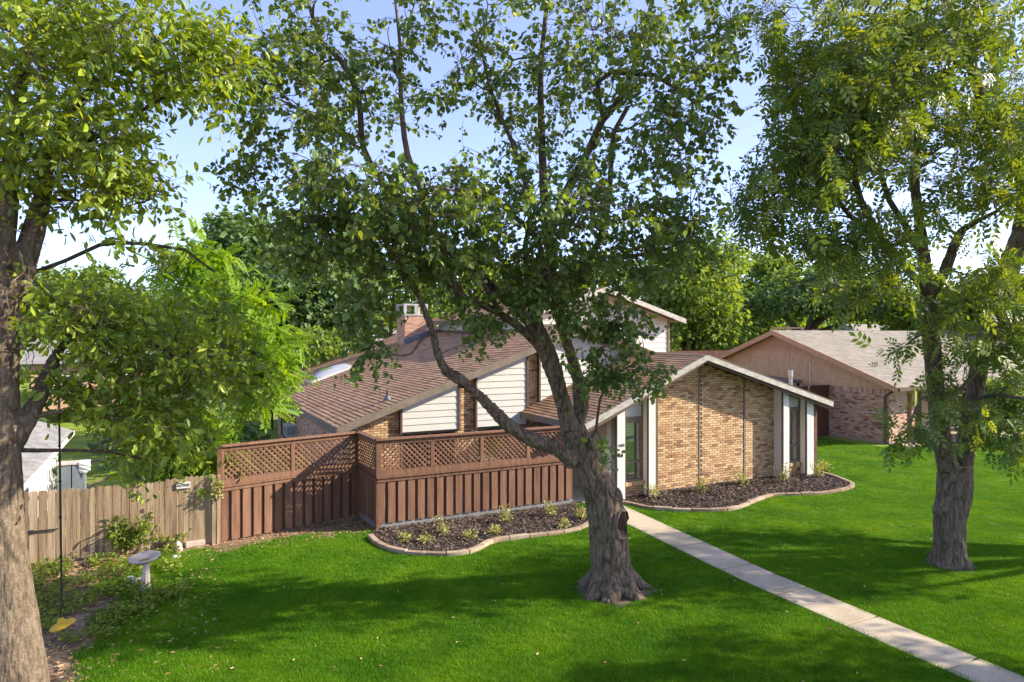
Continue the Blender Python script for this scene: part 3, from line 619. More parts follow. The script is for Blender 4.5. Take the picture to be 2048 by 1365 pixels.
# skylight: barrel dome running up the slope
def on_left_slope(px, py):
    d = Vector(((px - 1024) / F, 1, -(py - HY) / F)); o_ = Vector((0, 0, H))
    # z - ME_Z - SL*(a-ME_A) = 0
    k = d.z - SL * d.dot(U); c = o_.z - ME_Z - SL * (o_.dot(U) - ME_A); return o_ + d * (-c / k)
q0, q1 = on_left_slope(627, 769), on_left_slope(706, 735)
a0, b0 = ab(q0); a1, b1 = ab(q1); bmid = (b0 + b1) / 2
print('skylight', a0, b0, a1, b1)
wsk = 1.0; upv = W(1, 0, SL).normalized(); nn = V.cross(upv); nn = nn if nn.z > 0 else -nn
Lsk = (W(a1, 0, zmain(a1)) - W(a0, 0, zmain(a0))).length; base = W(a0, bmid, zmain(a0))
cb = MB(); cb.hexa([base, base + upv * Lsk, base + upv * Lsk + V * wsk, base + V * wsk] + [x + nn * .09 for x in (base, base + upv * Lsk, base + upv * Lsk + V * wsk, base + V * wsk)]); curb = cb.build('skylight', M['white_trim'], house)
dm = MB(); nseg = 10; nl = 12; grid = []
for i in range(nl + 1):
    e = math.sin(PI * i / nl) ** .35
    for j in range(nseg + 1):
        t = PI * j / nseg; grid.append(base + upv * (Lsk * (.03 + .94 * i / nl)) + V * (wsk / 2 - wsk * .45 * math.cos(t)) + nn * (.09 + .24 * e * math.sin(t)))
for i in range(nl):
    for j in range(nseg):
        k = i * (nseg + 1) + j; dm.quad([grid[k], grid[k + 1], grid[k + nseg + 2], grid[k + nseg + 1]], .5)
dm.build('dome', M['skylight'], curb, smooth=True)
# roof vents
q = on_left_slope(775, 801)
MB().tube([q - Z * .05, q + Z * .28], [.04, .04], 10).lathe(q, [(.12, -.03), (.11, .04), (.05, .12)], 12).build('vent_pipe', M['flashing'], house, smooth=False)
# upper storey
SB, SE0, SE1, SP, SZE, SZP = 20.5, 10.6, 18.0, 14.3, 5.0, 6.12
zs_ = lambda a: SZE + (SZP - SZE) * (1 - abs(a - SP) / 3.7)
sroof = roof_part('roof', [[W(SE0, SB, SZE), W(SP, SB, SZP), W(SP, 29.5, SZP), W(SE0, 29.5, SZE)], [W(SP, SB, SZP), W(SE1, SB, SZE), W(SE1, 29.5, SZE), W(SP, 29.5, SZP)]])
sroof['label'] = 'upper storey gable roof'
shingle_rows(sroof, W(SE0, SB, SZE), W(SE0, 29.5, SZE), W(3.7, 0, SZP - SZE), 3.86, M['shingle'], .15)
shingle_rows(sroof, W(SE1, SB, SZE), W(SE1, 29.5, SZE), W(-3.7, 0, SZP - SZE), 3.86, M['shingle'], .15)
fascia(sroof, W(SE0, SB - .003, SZE), W(SP, SB - .003, SZP), .17, .04, M['weathered_white'], -V); fascia(sroof, W(SP, SB - .003, SZP), W(SE1, SB - .003, SZE), .17, .04, M['weathered_white'], -V)
fascia(sroof, W(SE0 - .003, SB, SZE), W(SE0 - .003, 29.5, SZE), .17, .04, M['taupe_trim'], -U)
fascia(sroof, W(SP, SB + .1, SZP - .12), W(SE1 - .5, SB + .1, SZE + .03), .12, .04, M['brown_trim'], -V)
sw = profile_wall(house, W(0, 21, 0), U, -V, [(11.1, 2.5), (17.55, 2.5), (17.55, zs_(17.55) - .1), (SP, SZP - .1), (11.1, zs_(11.1) - .1)], M['white_siding'])
siding(sw, W(0, 21, 0), U, -V, (11.1, 17.52), 3.3, lambda s: zs_(s) - .12, M['white_siding'], .2)
MB().box(17.52, 17.6, 20.94, 21.1, 2.5, zs_(17.6) - .12).build('corner_trim', M['taupe_trim'], sw)
MB().box(11.1, 11.25, 21.2, 29, 2.5, SZE - .05).build('wall', M['white_siding'], house); MB().box(17.4, 17.55, 21.2, 29, 2.5, SZE - .05).build('wall', M['white_siding'], house)
a0_, z0_ = onb(1272, 690, 20.95); a1_, z1_ = onb(1288, 656, 20.95)
w = MB().box(14.9, 14.96, 20.93, 21, 4.0, 4.72).box(15.9, 15.96, 20.93, 21, 4.0, 4.72).box(14.96, 15.9, 20.93, 21, 4.66, 4.72).box(14.96, 15.9, 20.93, 21, 4.0, 4.06).build('window', M['brown_trim'], house)
pane_a(w, 14.96, 15.9, 20.96, 4.06, 4.66)
# chimney
CH = (9.38, 10.38, 28.7, 29.75); ch = MB().box(CH[0], CH[1], CH[2], CH[3], 3.0, 5.24).build('chimney', M['pale_mortar'], house)
RB.append((ch, brick_list(W(0, CH[2], 0), U, -V, CH[0], CH[1], 3.6, lambda s: 5.23, (), lambda: .2 + .6 * random.random()) + brick_list(W(CH[0], 0, 0), V, -U, CH[2], CH[3], 3.6, lambda s: 5.23, (), lambda: .2 + .4 * random.random())))  # left face draws darker bricks, its shade put into the colour
cp = MB(); e = .05; x0, x1, y0, y1 = CH[0] - e, CH[1] + e, CH[2] - e, CH[3] + e
cp.box(x0, x1, y0, y1, 5.24, 5.31); cp.box(x0, x1, y0, y1, 5.69, 5.76)
for xx in (x0, (x0 + x1) / 2 - .06, x1 - .12):
    for yy in (y0, y1 - .12): cp.box(xx, xx + .12, yy, yy + .12, 5.31, 5.69)
cp.build('chimney_cap', M['weathered_white'], ch)
MB().prism([W(CH[0] - .05, CH[2] - .08, zmain(CH[0]) + .02), W(CH[1] + .3, CH[2] - .08, zmain(CH[1] + .3) + .02), W(CH[1] + .3, CH[2] - .02, zmain(CH[1] + .3) + .24), W(CH[0] - .05, CH[2] - .02, zmain(CH[0]) + .24)], V * .015).build('flashing', M['flashing'], ch)
# flues on the right slope
for (px, py0, py1, rr, mm) in ((1581, 741, 800, .1, 'metal'), (1617, 727, 800, .035, 'taupe_trim')):
    a_, zt_ = onb(px, py0, 19.5); MB().tube([W(a_, 19.5, zmain(a_) - .1), W(a_, 19.5, zt_ - .28), W(a_, 19.5, zt_ - .27), W(a_, 19.5, zt_)], [rr * .8, rr * .8, rr, rr], 14).build('flue_pipe', M[mm], house, smooth=False)
lay_bricks(BB, 'buff_brick', 300)
# ---------------------------------------------------------------- neighbour house on the right
nb = thing('tan_house', 'neighbouring house with pinkish brick, tan gable panels and pale shingle roof', 'house', W(26, 18, 0))
AN = 25.8
rb_, rz_ = zip(*[ona(*p, AN - .5) for p in [(1430, 714), (1545, 661), (1795, 776)]])
print('nbr rake', rb_, rz_)
NL = 16.0
nslopeR = (rz_[1] - rz_[2]) / (rb_[1] - rb_[2])
zn = lambda b: rz_[1] - nslopeR * abs(b - rb_[1])
bl, br = rb_[1] + (rb_[1] - rb_[2]), rb_[2]
mb = MB(); slab(mb, [W(AN - .5, br, zn(br)), W(AN - .5 + NL, br, zn(br)), W(AN - .5 + NL, rb_[1], rz_[1]), W(AN - .5, rb_[1], rz_[1])], .12); slab(mb, [W(AN - .5, rb_[1], rz_[1]), W(AN - .5 + NL, rb_[1], rz_[1]), W(AN - .5 + NL, bl, zn(bl)), W(AN - .5, bl, zn(bl))], .12)
nroof = mb.build('roof', M['tan_fascia'], nb)
shingle_rows(nroof, W(AN - .5, br, zn(br)), W(AN - .5 + NL, br, zn(br)), V + Z * nslopeR, math.hypot(rb_[1] - br, rz_[1] - zn(br)), M['pale_shingle'], .15, tab=.3, thick=.014)
shingle_rows(nroof, W(AN - .5, bl, zn(bl)), W(AN - .5 + NL, bl, zn(bl)), -V + Z * nslopeR, math.hypot(rb_[1] - br, rz_[1] - zn(br)), M['pale_shingle'], .3, tab=.8)
fascia(nroof, W(AN - .503, br - .03, zn(br)), W(AN - .503, rb_[1], rz_[1]), .22, .04, M['tan_fascia'], -U); fascia(nroof, W(AN - .503, rb_[1], rz_[1]), W(AN - .503, bl, zn(bl)), .22, .04, M['tan_fascia'], -U)
MB().box(AN - .5, AN - .5 + NL, br - .1, br - .003, zn(br) - .14, zn(br) - .01).build('gutter', M['brown_trim'], nroof)
BC = ona(1778, 850, AN)[0]; BCe = bl - .5
ZB = 2.2
nw = profile_wall(nb, W(AN, 0, 0), V, -U, [(BC, -.1), (BCe, -.1), (BCe, ZB), (BC, ZB)], M['pale_mortar'])
nbk = brick_list(W(AN, 0, 0), V, -U, BC, BCe, .12, lambda s: ZB - .19, (), random.random)
k = BC
while k < BCe - .06: nbk.append((W(AN, 0, 0), Vector(V), -U, k, k + .058, ZB - .2, 0, .011)); k += .0677
# rowlock top course: own stuff mesh
row = MB()
nbk2 = [q for q in nbk if q[6] != 0 or q[4] - q[3] > .06]
for q in nbk:
    if q not in nbk2:
        e0 = q[0] + q[1] * q[3] + Z * q[5]; e1 = q[0] + q[1] * q[4] + Z * q[5]; o1 = q[2] * .013; i1 = -q[2] * .01
        c = [e0 + o1, e1 + o1, e1 + i1, e0 + i1]; row.hexa(c + [x + Z * .19 for x in c], .1 + .9 * random.random())
row.build('brick_courses', M['red_brick'], nw, kind='stuff')
gb = MB(); poly = [(BC, ZB), (BCe, ZB), (BCe, zn(BCe) - .13), (rb_[1], rz_[1] - .13), (BC, zn(BC) - .13)]
gab = profile_wall(nb, W(AN, 0, 0), V, -U, poly, M['tan_panel'], .15, 'gable')
x = BC + .05
while x < BCe:
    x2 = min(x + 1.2, BCe - .02); t0, t1 = zn(x) - .15, zn(x2 - .012) - .15; top = [W(AN, x2 - .012, t1), W(AN, x, t0)]
    if x < rb_[1] < x2: top = [W(AN, x2 - .012, t1), W(AN, rb_[1], rz_[1] - .15), W(AN, x, t0)]
    MB().prism([W(AN, x, ZB + .01), W(AN, x2 - .012, ZB + .01)] + top, -U * .02).build('panel', M['tan_panel'], gab); x += 1.2
# gable louvre
for k in range(6):
    zz = rz_[1] - .95 + k * .11; hw = (rz_[1] - .25 - zz) / nslopeR - .1
    MB().box(AN - .05, AN - .022, rb_[1] - hw, rb_[1] + hw, zz, zz + .07).build('louvre_slat', M['tan_fascia'], gab)
# return wall, porch post, porch back wall
ret = profile_wall(nb, W(0, BC, 0), U, -V, [(AN, -.1), (AN + 1.15, -.1), (AN + 1.15, 2.3), (AN, 2.3)], M['pale_mortar'])
nbr_r = brick_list(W(0, BC, 0), U, -V, AN + .0, AN + 1.15, .12, lambda s: 2.2, (), lambda: .0 if random.random() < .12 else .4 + .5 * random.random())
MB().box(AN + 1.3, AN + 1.5, BC - .1, BC + .1, 0, 2.35).build('porch_post', M['tan_fascia'], nb); MB().box(AN + 5.3, AN + 5.5, BC - .1, BC + .1, 0, 2.35).build('porch_post', M['tan_fascia'], nb)
MB().box(AN + 4.5, AN + 14, BC + 1.5, BC + 1.7, -.1, 2.6).build('wall', M['red_brick'], nb); MB().box(AN + .5, AN + 15, BC + 9, BC + 9.2, -.1, 2.6).build('wall', M['red_brick'], nb)
MB().box(AN, AN + 8, BC - .8, BC + 1.5, -.1, .06).build('porch_floor', M['concrete'], nb)
o = MB().tube([W(AN - .07, BC + .12, .08), W(AN - .07, BC + .12, 1.95), W(AN - .03, BC + .0, 2.02), W(AN - .2, BC - .35, 2.2)], [.05] * 4, 6).build('downspout', M['brown_trim'], nb)
RB2 = [(nw, nbk2), (ret, nbr_r)]
lay_bricks(RB, 'red_brick', 0); lay_bricks(RB2, 'red_brick', 300)
p = P(1578, 661, 36); cf = MB()
for dx in (-.7, 0, .7): cf.bar(p + Vector((dx, 0, -.4)), p + Vector((dx, 0, .1)), .1, .1, up=Vector((0, 1, 0)))
cf.bar(p + Vector((-.8, 0, .12)), p + Vector((.8, 0, .12)), .12, .08)
cf.build('chimney_frame', M['tan_fascia'], nb)
q = P(1622, 662, 34); MB().box(*[c for s_ in zip([ab(q)[0] - .25, ab(q)[1] - .25, q.z - .12], [ab(q)[0] + .25, ab(q)[1] + .25, q.z + .06]) for c in s_]).build('roof_vent', M['dark'], nb)
# ---------------------------------------------------------------- deck fence with lattice
deck = thing('deck_fence', 'red brown board fence with lattice top round the patio', 'fence', W(4.3, 15.02, 0))
def xz_local(p, d, n): return lambda s, z, o_=0.0: p + d * s + Z * z + n * o_
def deck_run(p, q, n, nposts, first_board=0, skirt=True):
    d = (q - p).normalized(); L_ = (q - p).length; X = xz_local(p, d, n)
    def bx(s0, s1, z0, z1, o0, o1, name, m, label=None):
        mb = MB(); mb.hexa([X(s0, z0, o1), X(s1, z0, o1), X(s1, z0, o0), X(s0, z0, o0), X(s0, z1, o1), X(s1, z1, o1), X(s1, z1, o0), X(s0, z1, o0)]); return mb.build(name, m, deck)
    # boards
    s = first_board
    while s < L_ - .06:
        w = .165 + random.uniform(-.006, .006); e = min(s + w, L_)
        bevel(bx(s, e, (.16 if skirt else .03) + random.uniform(-.006, .006), 1.085, .012, .034, 'board', M['deck_wood']), .003, 1); s += .235
    s = -.06
    while s < L_ - .02: e = min(s + .165, L_); bx(max(s + .005, 0), e, .16 if skirt else .03, 1.08, -.022, -.002, 'board', M['deck_back']); s += .235
    if skirt: bx(0, L_, -.05, .15, -.03, .0, 'skirting', M['grey_concrete'])
    bx(-.02, L_, 1.09, 1.17, .0, .055, 'rail', M['deck_wood']); bx(-.03, L_ + .02, 1.172, 1.205, -.05, .085, 'rail', M['deck_wood']); bx(0, L_, 1.208, 1.33, -.02, .03, 'rail', M['deck_wood'])
    bx(0, L_, 1.93, 2.02, -.02, .03, 'rail', M['deck_wood']); bevel(bx(-.05, L_ + .04, 2.023, 2.065, -.07, .09, 'cap_rail', M['deck_wood']), .005, 1)
    xs = np.linspace(.045, L_ - .045, nposts)
    for x in xs: bx(x - .045, x + .045, 1.333, 1.927, -.03, .026, 'post', M['deck_wood'])
    for k in range(nposts - 1):
        x0, x1 = xs[k] + .045, xs[k + 1] - .045; z0, z1 = 1.335, 1.925; hh = z1 - z0; pitch = .125; sl = .04
        for fam, o0 in ((1, -.008), (-1, .002)):
            c = -hh - .05
            while c < (x1 - x0) + .05:
                # 45 degree slat: s = c + t (fam 1) or s = c + hh - t, t = 0..hh ; clip to the opening
                t0, t1 = 0, hh; sx = lambda t: c + t if fam == 1 else c + hh - t
                ts = [t for t in np.linspace(0, hh, 60) if 0 <= sx(t) <= x1 - x0]
                if len(ts) > 3:
                    t0, t1 = ts[0], ts[-1]; A, B = X(x0 + sx(t0), z0 + t0, o0 + .004), X(x0 + sx(t1), z0 + t1, o0 + .004)
                    MB().bar(A, B, .008, sl, up=(B - A).cross(n)).build('lattice_slat', M['deck_wood'], deck)
                c += pitch
    for x in (L_ * .33, L_ * .7): bx(x, x + .07, .0, 1.16, -.12, -.03, 'post', M['deck_back'])
PA, PB, PC_ = W(4.27, 15.02), W(9.42, 15.02), W(4.2, 16.43); PD = W(1.05, 15.66)
deck_run(PA, PB, -V, 5)
nret = (PA - PC_).normalized(); nret = Vector((nret.y, -nret.x, 0)); nret = nret if nret.dot(U) < 0 else -nret
deck_run(PC_ , PA + V * .03, nret, 2)
nl = (PC_ - PD).normalized(); nl = Vector((nl.y, -nl.x, 0)); nl = nl if nl.y < 0 else -nl
deck_run(PD, PC_ - (PC_ - PD).normalized() * .05, nl, 3, 0, False)
for p in (PA + V * .02 + U * .02, PC_ , PD): MB().box(ab(p)[0] - .05, ab(p)[0] + .05, ab(p)[1] - .05, ab(p)[1] + .05, -.05, 2.02).build('post', M['deck_wood'], deck)
# patio floor behind the fence
o = MB().box(4.3, 10.4, 15.2, 17.97, -.05, .05).build('patio', M['concrete']); o['kind'] = 'structure'
# ---------------------------------------------------------------- weathered picket fence on the left
pf = thing('picket_fence', 'weathered brown dog eared plank fence beside the lattice fence', 'fence', W(0, 15.62, 0))
def picket(s, w, ztop, parent, b=15.64, off=0, zb=.02):
    j = random.uniform(-.004, .004); c = .025; bb = b + off + j
    mb = MB(); mb.prism([W(s, bb, zb), W(s + w, bb, zb), W(s + w, bb, ztop - c), W(s + w - c, bb, ztop), W(s + c, bb, ztop), W(s, bb, ztop - c)], V * .018); return mb.build('fence_board', M['old_wood'], parent)
s = .74
x = -5.2
while x < .15:
    w = random.choice([.135, .14, .142, .09]); picket(x, w, 1.43 + random.uniform(-.02, .02) + .02 * math.sin(x * 1.3), pf); x += w + random.uniform(.004, .012)
for zz in (.3, .8, 1.25): MB().box(-5.2, .15, 15.662, 15.70, zz, zz + .085).build('rail', M['old_wood'], pf)
for xx in (-4.9, -2.5, -.45): MB().box(xx, xx + .09, 15.70, 15.79, -.1, 1.4).build('post', M['old_wood'], pf)
gate = thing('plank_gate', 'closed plank gate carrying a small white sign, between plank fence and lattice fence', 'gate', W(.5, 15.62, 0))
x = .17
while x < .86: w = random.uniform(.085, .1); picket(x, w, 1.46 + random.uniform(-.012, .012), gate); x += w + .006
for zz in (.3, 1.2): MB().box(.17, .88, 15.662, 15.70, zz, zz + .085).build('rail', M['old_wood'], gate)
for xx in (.9, .99): MB().box(xx, xx + .07, 15.58, 15.66, -.05, 1.45).build('gate_post', M['old_wood'], gate)
sg = thing('name_sign', 'small white name sign on the plank gate', 'sign', W(*onb(367, 971, 15.6)[:1], 15.6, onb(367, 971, 15.6)[1]))
sa, sz = onb(367, 971, 15.6); MB().box(sa - .13, sa + .13, 15.605, 15.622, sz - .065, sz + .065).build('board', M['white_trim'], sg)
text('ALPINE', .075, W(sa, 15.598, sz), (R(90), 0, rz), M['lettering'], sg, 'lettering', .002)
# dark bracket and latch seen on the fence
lt = thing('fence_latch', 'dark metal latch bar across the left planks of the fence', 'latch', W(onb(85, 1062, 15.6)[0], 15.6, onb(85, 1062, 15.6)[1]))
la, lz = onb(85, 1062, 15.6); MB().box(la - .25, la + .25, 15.60, 15.618, lz - .012, lz + .012).box(la - .2, la - .14, 15.585, 15.62, lz - .045, lz + .03).build('bar', M['dark'], lt)
# ---------------------------------------------------------------- small things on the lawn side
bb_ = thing('bird_bath', 'pale stone bird bath with tilted bowl beside the leaf litter', 'bird bath', G(292, 1182))
c0 = G(292, 1182)
prof = [(.12, 0), (.125, .03), (.10, .07), (.072, .10)] + [(.06, .14), (.055, .25), (.05, .36), (.048, .44), (.07, .5)]
o = MB(); sides = 16; n0 = 0
for (rr, zz) in prof:
    for j in range(sides):
        t = 2 * PI * j / sides; q = rr * (1 if zz < .11 or zz > .45 else (1.08 if j % 2 else .9)); o.v.append(tuple(c0 + Vector((q * math.cos(t), q * math.sin(t), zz))))
for i in range(len(prof) - 1):
    for j in range(sides): j2 = (j + 1) % sides; o.f.append((i * sides + j, i * sides + j2, (i + 1) * sides + j2, (i + 1) * sides + j)); o.r.append(.5)
o.build('pedestal', M['stone_pink'], bb_)
tilt = Vector((-.05, -.10, 1)).normalized(); cbp = c0 + Vector((-.02, 0, .50))
bevel(MB().lathe(cbp, [(.0, -.02), (.08, -.015), (.17, .015), (.235, .06), (.25, .085), (.24, .10), (.215, .092), (.16, .05), (.08, .02), (0, .012)], 32, tilt).build('bowl', M['stone_pink'], bb_, smooth=True), .003, 1)
MB().lathe(cbp + tilt * .022, [(0, .0), (.09, .002), (.1, .0), (.1, -.01)], 20, tilt).build('dead_leaves', M['leaf_litter'], bb_)
# disc swing on a rope
XS = Vector(((124 - 1024) / F * 9.6, 9.6, 0)); zd = H - (1248 - HY) / F * 9.6
sw_ = thing('disc_swing', 'yellow plastic disc swing hanging on a dark rope from the left tree', 'swing', (XS.x, XS.y, zd))
tl = Vector((-.28, -.12, 1)).normalized(); cs = Vector((XS.x, XS.y, zd))
MB().lathe(cs, [(0, -.02), (.10, -.02), (.155, -.035), (.165, -.02), (.15, .0), (.09, .02), (.055, .03), (.04, .075), (.02, .09), (0, .09)], 28, tl).build('seat', M['yellow_plastic'], sw_, smooth=True)
rp = [cs + tl * .08 + Vector((0, 0, 0)), cs + Vector((-.005, 0, .3)), cs + Vector((-.02, 0, 1.5)), cs + Vector((-.04, 0, 3.0)), cs + Vector((-.06, 0, 4.55 + .34 - zd + .0))]
MB().tube(rp, [.013] * 5, 6).build('rope', M['rope'], sw_)
kn = MB()
for zz in (.5, .95, 1.5, 2.0, 2.5, 3.0): kn.lathe(cs + Vector((-.005 - .012 * zz, 0, zz)), [(0, -.022), (.02, -.01), (.022, .01), (0, .022)], 8)
kn.build('knots', M['rope'], sw_)
def rock(name, c, r, m, label, cat='rock', sq=(1, 1, .7)):
    mb = MB(); n = 8; k = 6; seed = random.random() * 50
    for i in range(k + 1):
        ph = PI * i / k
        for j in range(n):
            t = 2 * PI * j / n; d = Vector((math.sin(ph) * math.cos(t) * sq[0], math.sin(ph) * math.sin(t) * sq[1], math.cos(ph) * sq[2])); f = 1 + .35 * noise.noise(d * 1.5 + Vector((seed, 0, 0)))
            mb.v.append(tuple(Vector(c) + d * r * f))
    for i in range(k):
        for j in range(n): j2 = (j + 1) % n; mb.f.append((i * n + j, (i + 1) * n + j, (i + 1) * n + j2, i * n + j2)); mb.r.append(.5)
    o = mb.build(name, m, None, c); tag(o, label, cat); return o
rock('stone', G(260, 1166) + Z * .05, .09, M['white_trim'], 'white stone in the leaf litter left of the bird bath')
rock('stone', G(278, 1172) + Z * .06, .12, M['stone_pink'], 'larger pinkish tan stone touching the foot of the bird bath')
rock('stone', G(357, 1104) + Z * .07, .11, M['stone_pink'], 'tan upright stone beside the pale block at the gate foot', sq=(.7, .7, 1.2))
rock('stone', G(352, 1117) + Z * .03, .08, M['white_trim'], 'flat white stone lying in front of the plank gate', sq=(1.2, .8, .4))
p = G(392, 1092); a_, b_ = ab(p); o = MB().box(a_ - .2, a_ + .17, b_ - .06, b_ + .05, 0, .12).build('block', M['stone_pink'], None, p); tag(bevel(o, .01), 'pale concrete block lying against the plank gate', 'block')
p = G(413, 1085); a_, b_ = ab(p); o = MB().box(a_ - .06, a_ + .04, b_ - .05, b_ + .05, 0, .2).build('block', M['stone_pink'], None, p); tag(bevel(o, .01), 'small upright block beside the gate post', 'block')
# ---------------------------------------------------------------- side yard between the houses
sf = thing('side_fence', 'short dark brown board fence behind the right corner of the brick wall', 'fence', W(18.3, 16.5, 0))
for k in range(7):
    MB().box(18.32 + k * .1, 18.41 + k * .1, 16.6, 16.63, 0, 1.95).build('fence_board', M['deck_wood'], sf)
MB().box(18.28, 19.06, 16.52, 16.68, 1.95, 2.0).build('cap_rail', M['weathered_white'], sf); MB().box(18.96, 19.04, 16.5, 16.59, 0, 1.94).build('post', M['deck_wood'], sf)
ef = thing('yard_enclosure', 'dark brown wooden enclosure between the two houses', 'fence', W(20, 22, 0))
ea, ez = onb(1660, 772, 20.2); 
for k in range(26): MB().box(ea - .14 * (k + 1), ea - .14 * k - .008, 20.2, 20.225, 0, ez).build('fence_board', M['deck_back'], ef)
for k in range(6): MB().box(ea, ea + .025, 20.24 + .14 * k, 20.37 + .14 * k, 0, ez).build('fence_board', M['deck_wood'], ef)
MB().box(ea - 3.7, ea + .06, 20.14, 20.28, ez + .003, ez + .045).build('cap_rail', M['deck_wood'], ef)
ca, cz = onb(1568, 756, 22); MB().prism([W(ca - 2.5, 21, cz - .05), W(ca, 21, cz - .05), W(ca, 24, cz + .12), W(ca - 2.5, 24, cz + .12)], (0, 0, -.12)).build('cover_roof', M['taupe_trim'], ef); MB().box(ca - .15, ca - .05, 21.1, 21.2, 0, cz - .18).build('post', M['deck_wood'], ef)
#@@PART2@@
# ---------------------------------------------------------------- foliage
T_HEART = (np.array([(0, 0, 0), (0, .42, -.03), (-.40, .18, .05), (-.36, .58, .05), (0, 1.0, -.14), (.36, .58, .05), (.40, .18, .05)]), [(0, 1, 3, 2), (1, 4, 3), (0, 6, 5, 1), (1, 5, 4)])
T_OVAL = (np.array([(0, 0, 0), (0, .5, -.03), (-.2, .35, .03), (-.19, .75, .03), (0, 1.0, -.08), (.19, .75, .03), (.2, .35, .03)]), [(0, 1, 3, 2), (1, 4, 3), (0, 6, 5, 1), (1, 5, 4)])
T_BLADE = (np.array([(0, 0, 0), (-.5, .5, 0), (0, 1, -.1), (.5, .5, 0)]), [(0, 3, 2, 1)])
T_QUAD = (np.array([(0, 0, 0), (-.38, .45, .06), (0, 1, -.06), (.38, .5, .06)]), [(0, 3, 2, 1)])
def compound(nl, ll, lw, droop=.25, spread=1.0):
    v, f = [], []
    for i in range(nl):
        t = (i // 2 * 2 + 1.5) / nl if i < nl - 1 else 1.0; y = t * .95; side = -1 if i % 2 else 1; z = -droop * t * t
        ang = .95 * side * spread if i < nl - 1 else 0
        dx, dy = math.sin(ang), math.cos(ang); n = len(v); w = lw
        v += [(0, y, z), (dx * ll * .5 - dy * w, y + dy * ll * .5 + dx * w, z - .02), (dx * ll, y + dy * ll, z - .08), (dx * ll * .5 + dy * w, y + dy * ll * .5 - dx * w, z - .02)]
        f.append((n, n + 3, n + 2, n + 1))
    n = len(v); v += [(-.008, 0, 0), (.008, 0, 0), (.004, .95, -droop), (-.004, .95, -droop)]; f.append((n, n + 1, n + 2, n + 3))
    return np.array(v), f
T_ASH = compound(7, .5, .115, .25); T_FERN = compound(13, .34, .075, .22)
def frames(d, up):
    d = d / (np.linalg.norm(d, axis=1, keepdims=True) + 1e-9); x = np.cross(d, up); x /= (np.linalg.norm(x, axis=1, keepdims=True) + 1e-9); return x, d, np.cross(x, d)
def leaf_mesh(name, tmpl, pos, d, up, size, rnd, m, org):
    tv, tf = tmpl; x, y, z = frames(d, up); n = len(pos); k = len(tv)
    v = pos[:, None, :] + size[:, None, None] * (tv[None, :, 0:1] * x[:, None, :] + tv[None, :, 1:2] * y[:, None, :] + tv[None, :, 2:3] * z[:, None, :])
    lo = np.concatenate([np.array(f) for f in tf]); tot = np.array([len(f) for f in tf])
    L_ = (lo[None, :] + (np.arange(n) * k)[:, None]).ravel(); T = np.tile(tot, n)
    return npmesh(name, v.reshape(-1, 3) - np.array(org), L_, T, m, np.repeat(rnd, len(tf)))
def add_foliage(root, tmpl, pos, d, up, size, rnd, m, nsingle=0, name='foliage', leafname='leaf'):
    org = ORG[root.name]; n = len(pos); single = np.zeros(n, bool)
    if nsingle:
        dist = np.linalg.norm(pos - np.array([0, 0, H]), axis=1); px = pos[:, 0] / np.maximum(pos[:, 1], .1) * F; py = (H - pos[:, 2]) / np.maximum(pos[:, 1], .1) * F
        score = size / dist * ((np.abs(px) < 1000) & (py > -660) & (py < 670) & (pos[:, 1] > 1)); single[np.argsort(-score)[:nsingle]] = True
        KR = 6; meshes = []
        tv, tf = tmpl; lo = np.concatenate([np.array(f) for f in tf])
        for q in range(KR): meshes.append(npmesh(leafname, tv, lo, [len(f) for f in tf], m, [(q + .5) / KR] * len(tf)))
        x, y, z = frames(d[single], up[single]); idx = np.nonzero(single)[0]
        for j, i in enumerate(idx):
            o = bpy.data.objects.new(leafname, meshes[min(KR - 1, int(rnd[i] * KR))]); link(o, root, pos[i])
            R3 = Matrix([[x[j][0], y[j][0], z[j][0]], [x[j][1], y[j][1], z[j][1]], [x[j][2], y[j][2], z[j][2]]])
            o.rotation_euler = R3.to_euler(); o.scale = (size[i],) * 3
    k = ~single
    me = leaf_mesh(name, tmpl, pos[k], d[k], up[k], size[k], rnd[k], m, org); o = bpy.data.objects.new(name, me); link(o, root); o['kind'] = 'stuff' if n > 30 else 'thing'
    if n <= 30: del o['kind']
    return o
def curve(p, q, sag=0., wob=.12, n=6, seed=0):
    p = Vector(p); q = Vector(q); L_ = (q - p).length; out_ = []
    w1 = Vector(rng.normal(0, 1, 3)) * wob * L_; w2 = Vector(rng.normal(0, 1, 3)) * wob * .6 * L_
    for i in range(n + 1):
        t = i / n; out_.append(p.lerp(q, t) + w1 * math.sin(PI * t) * .5 + w2 * math.sin(2 * PI * t) * .5 + Z * sag * L_ * (math.sin(PI * t)))
    return out_
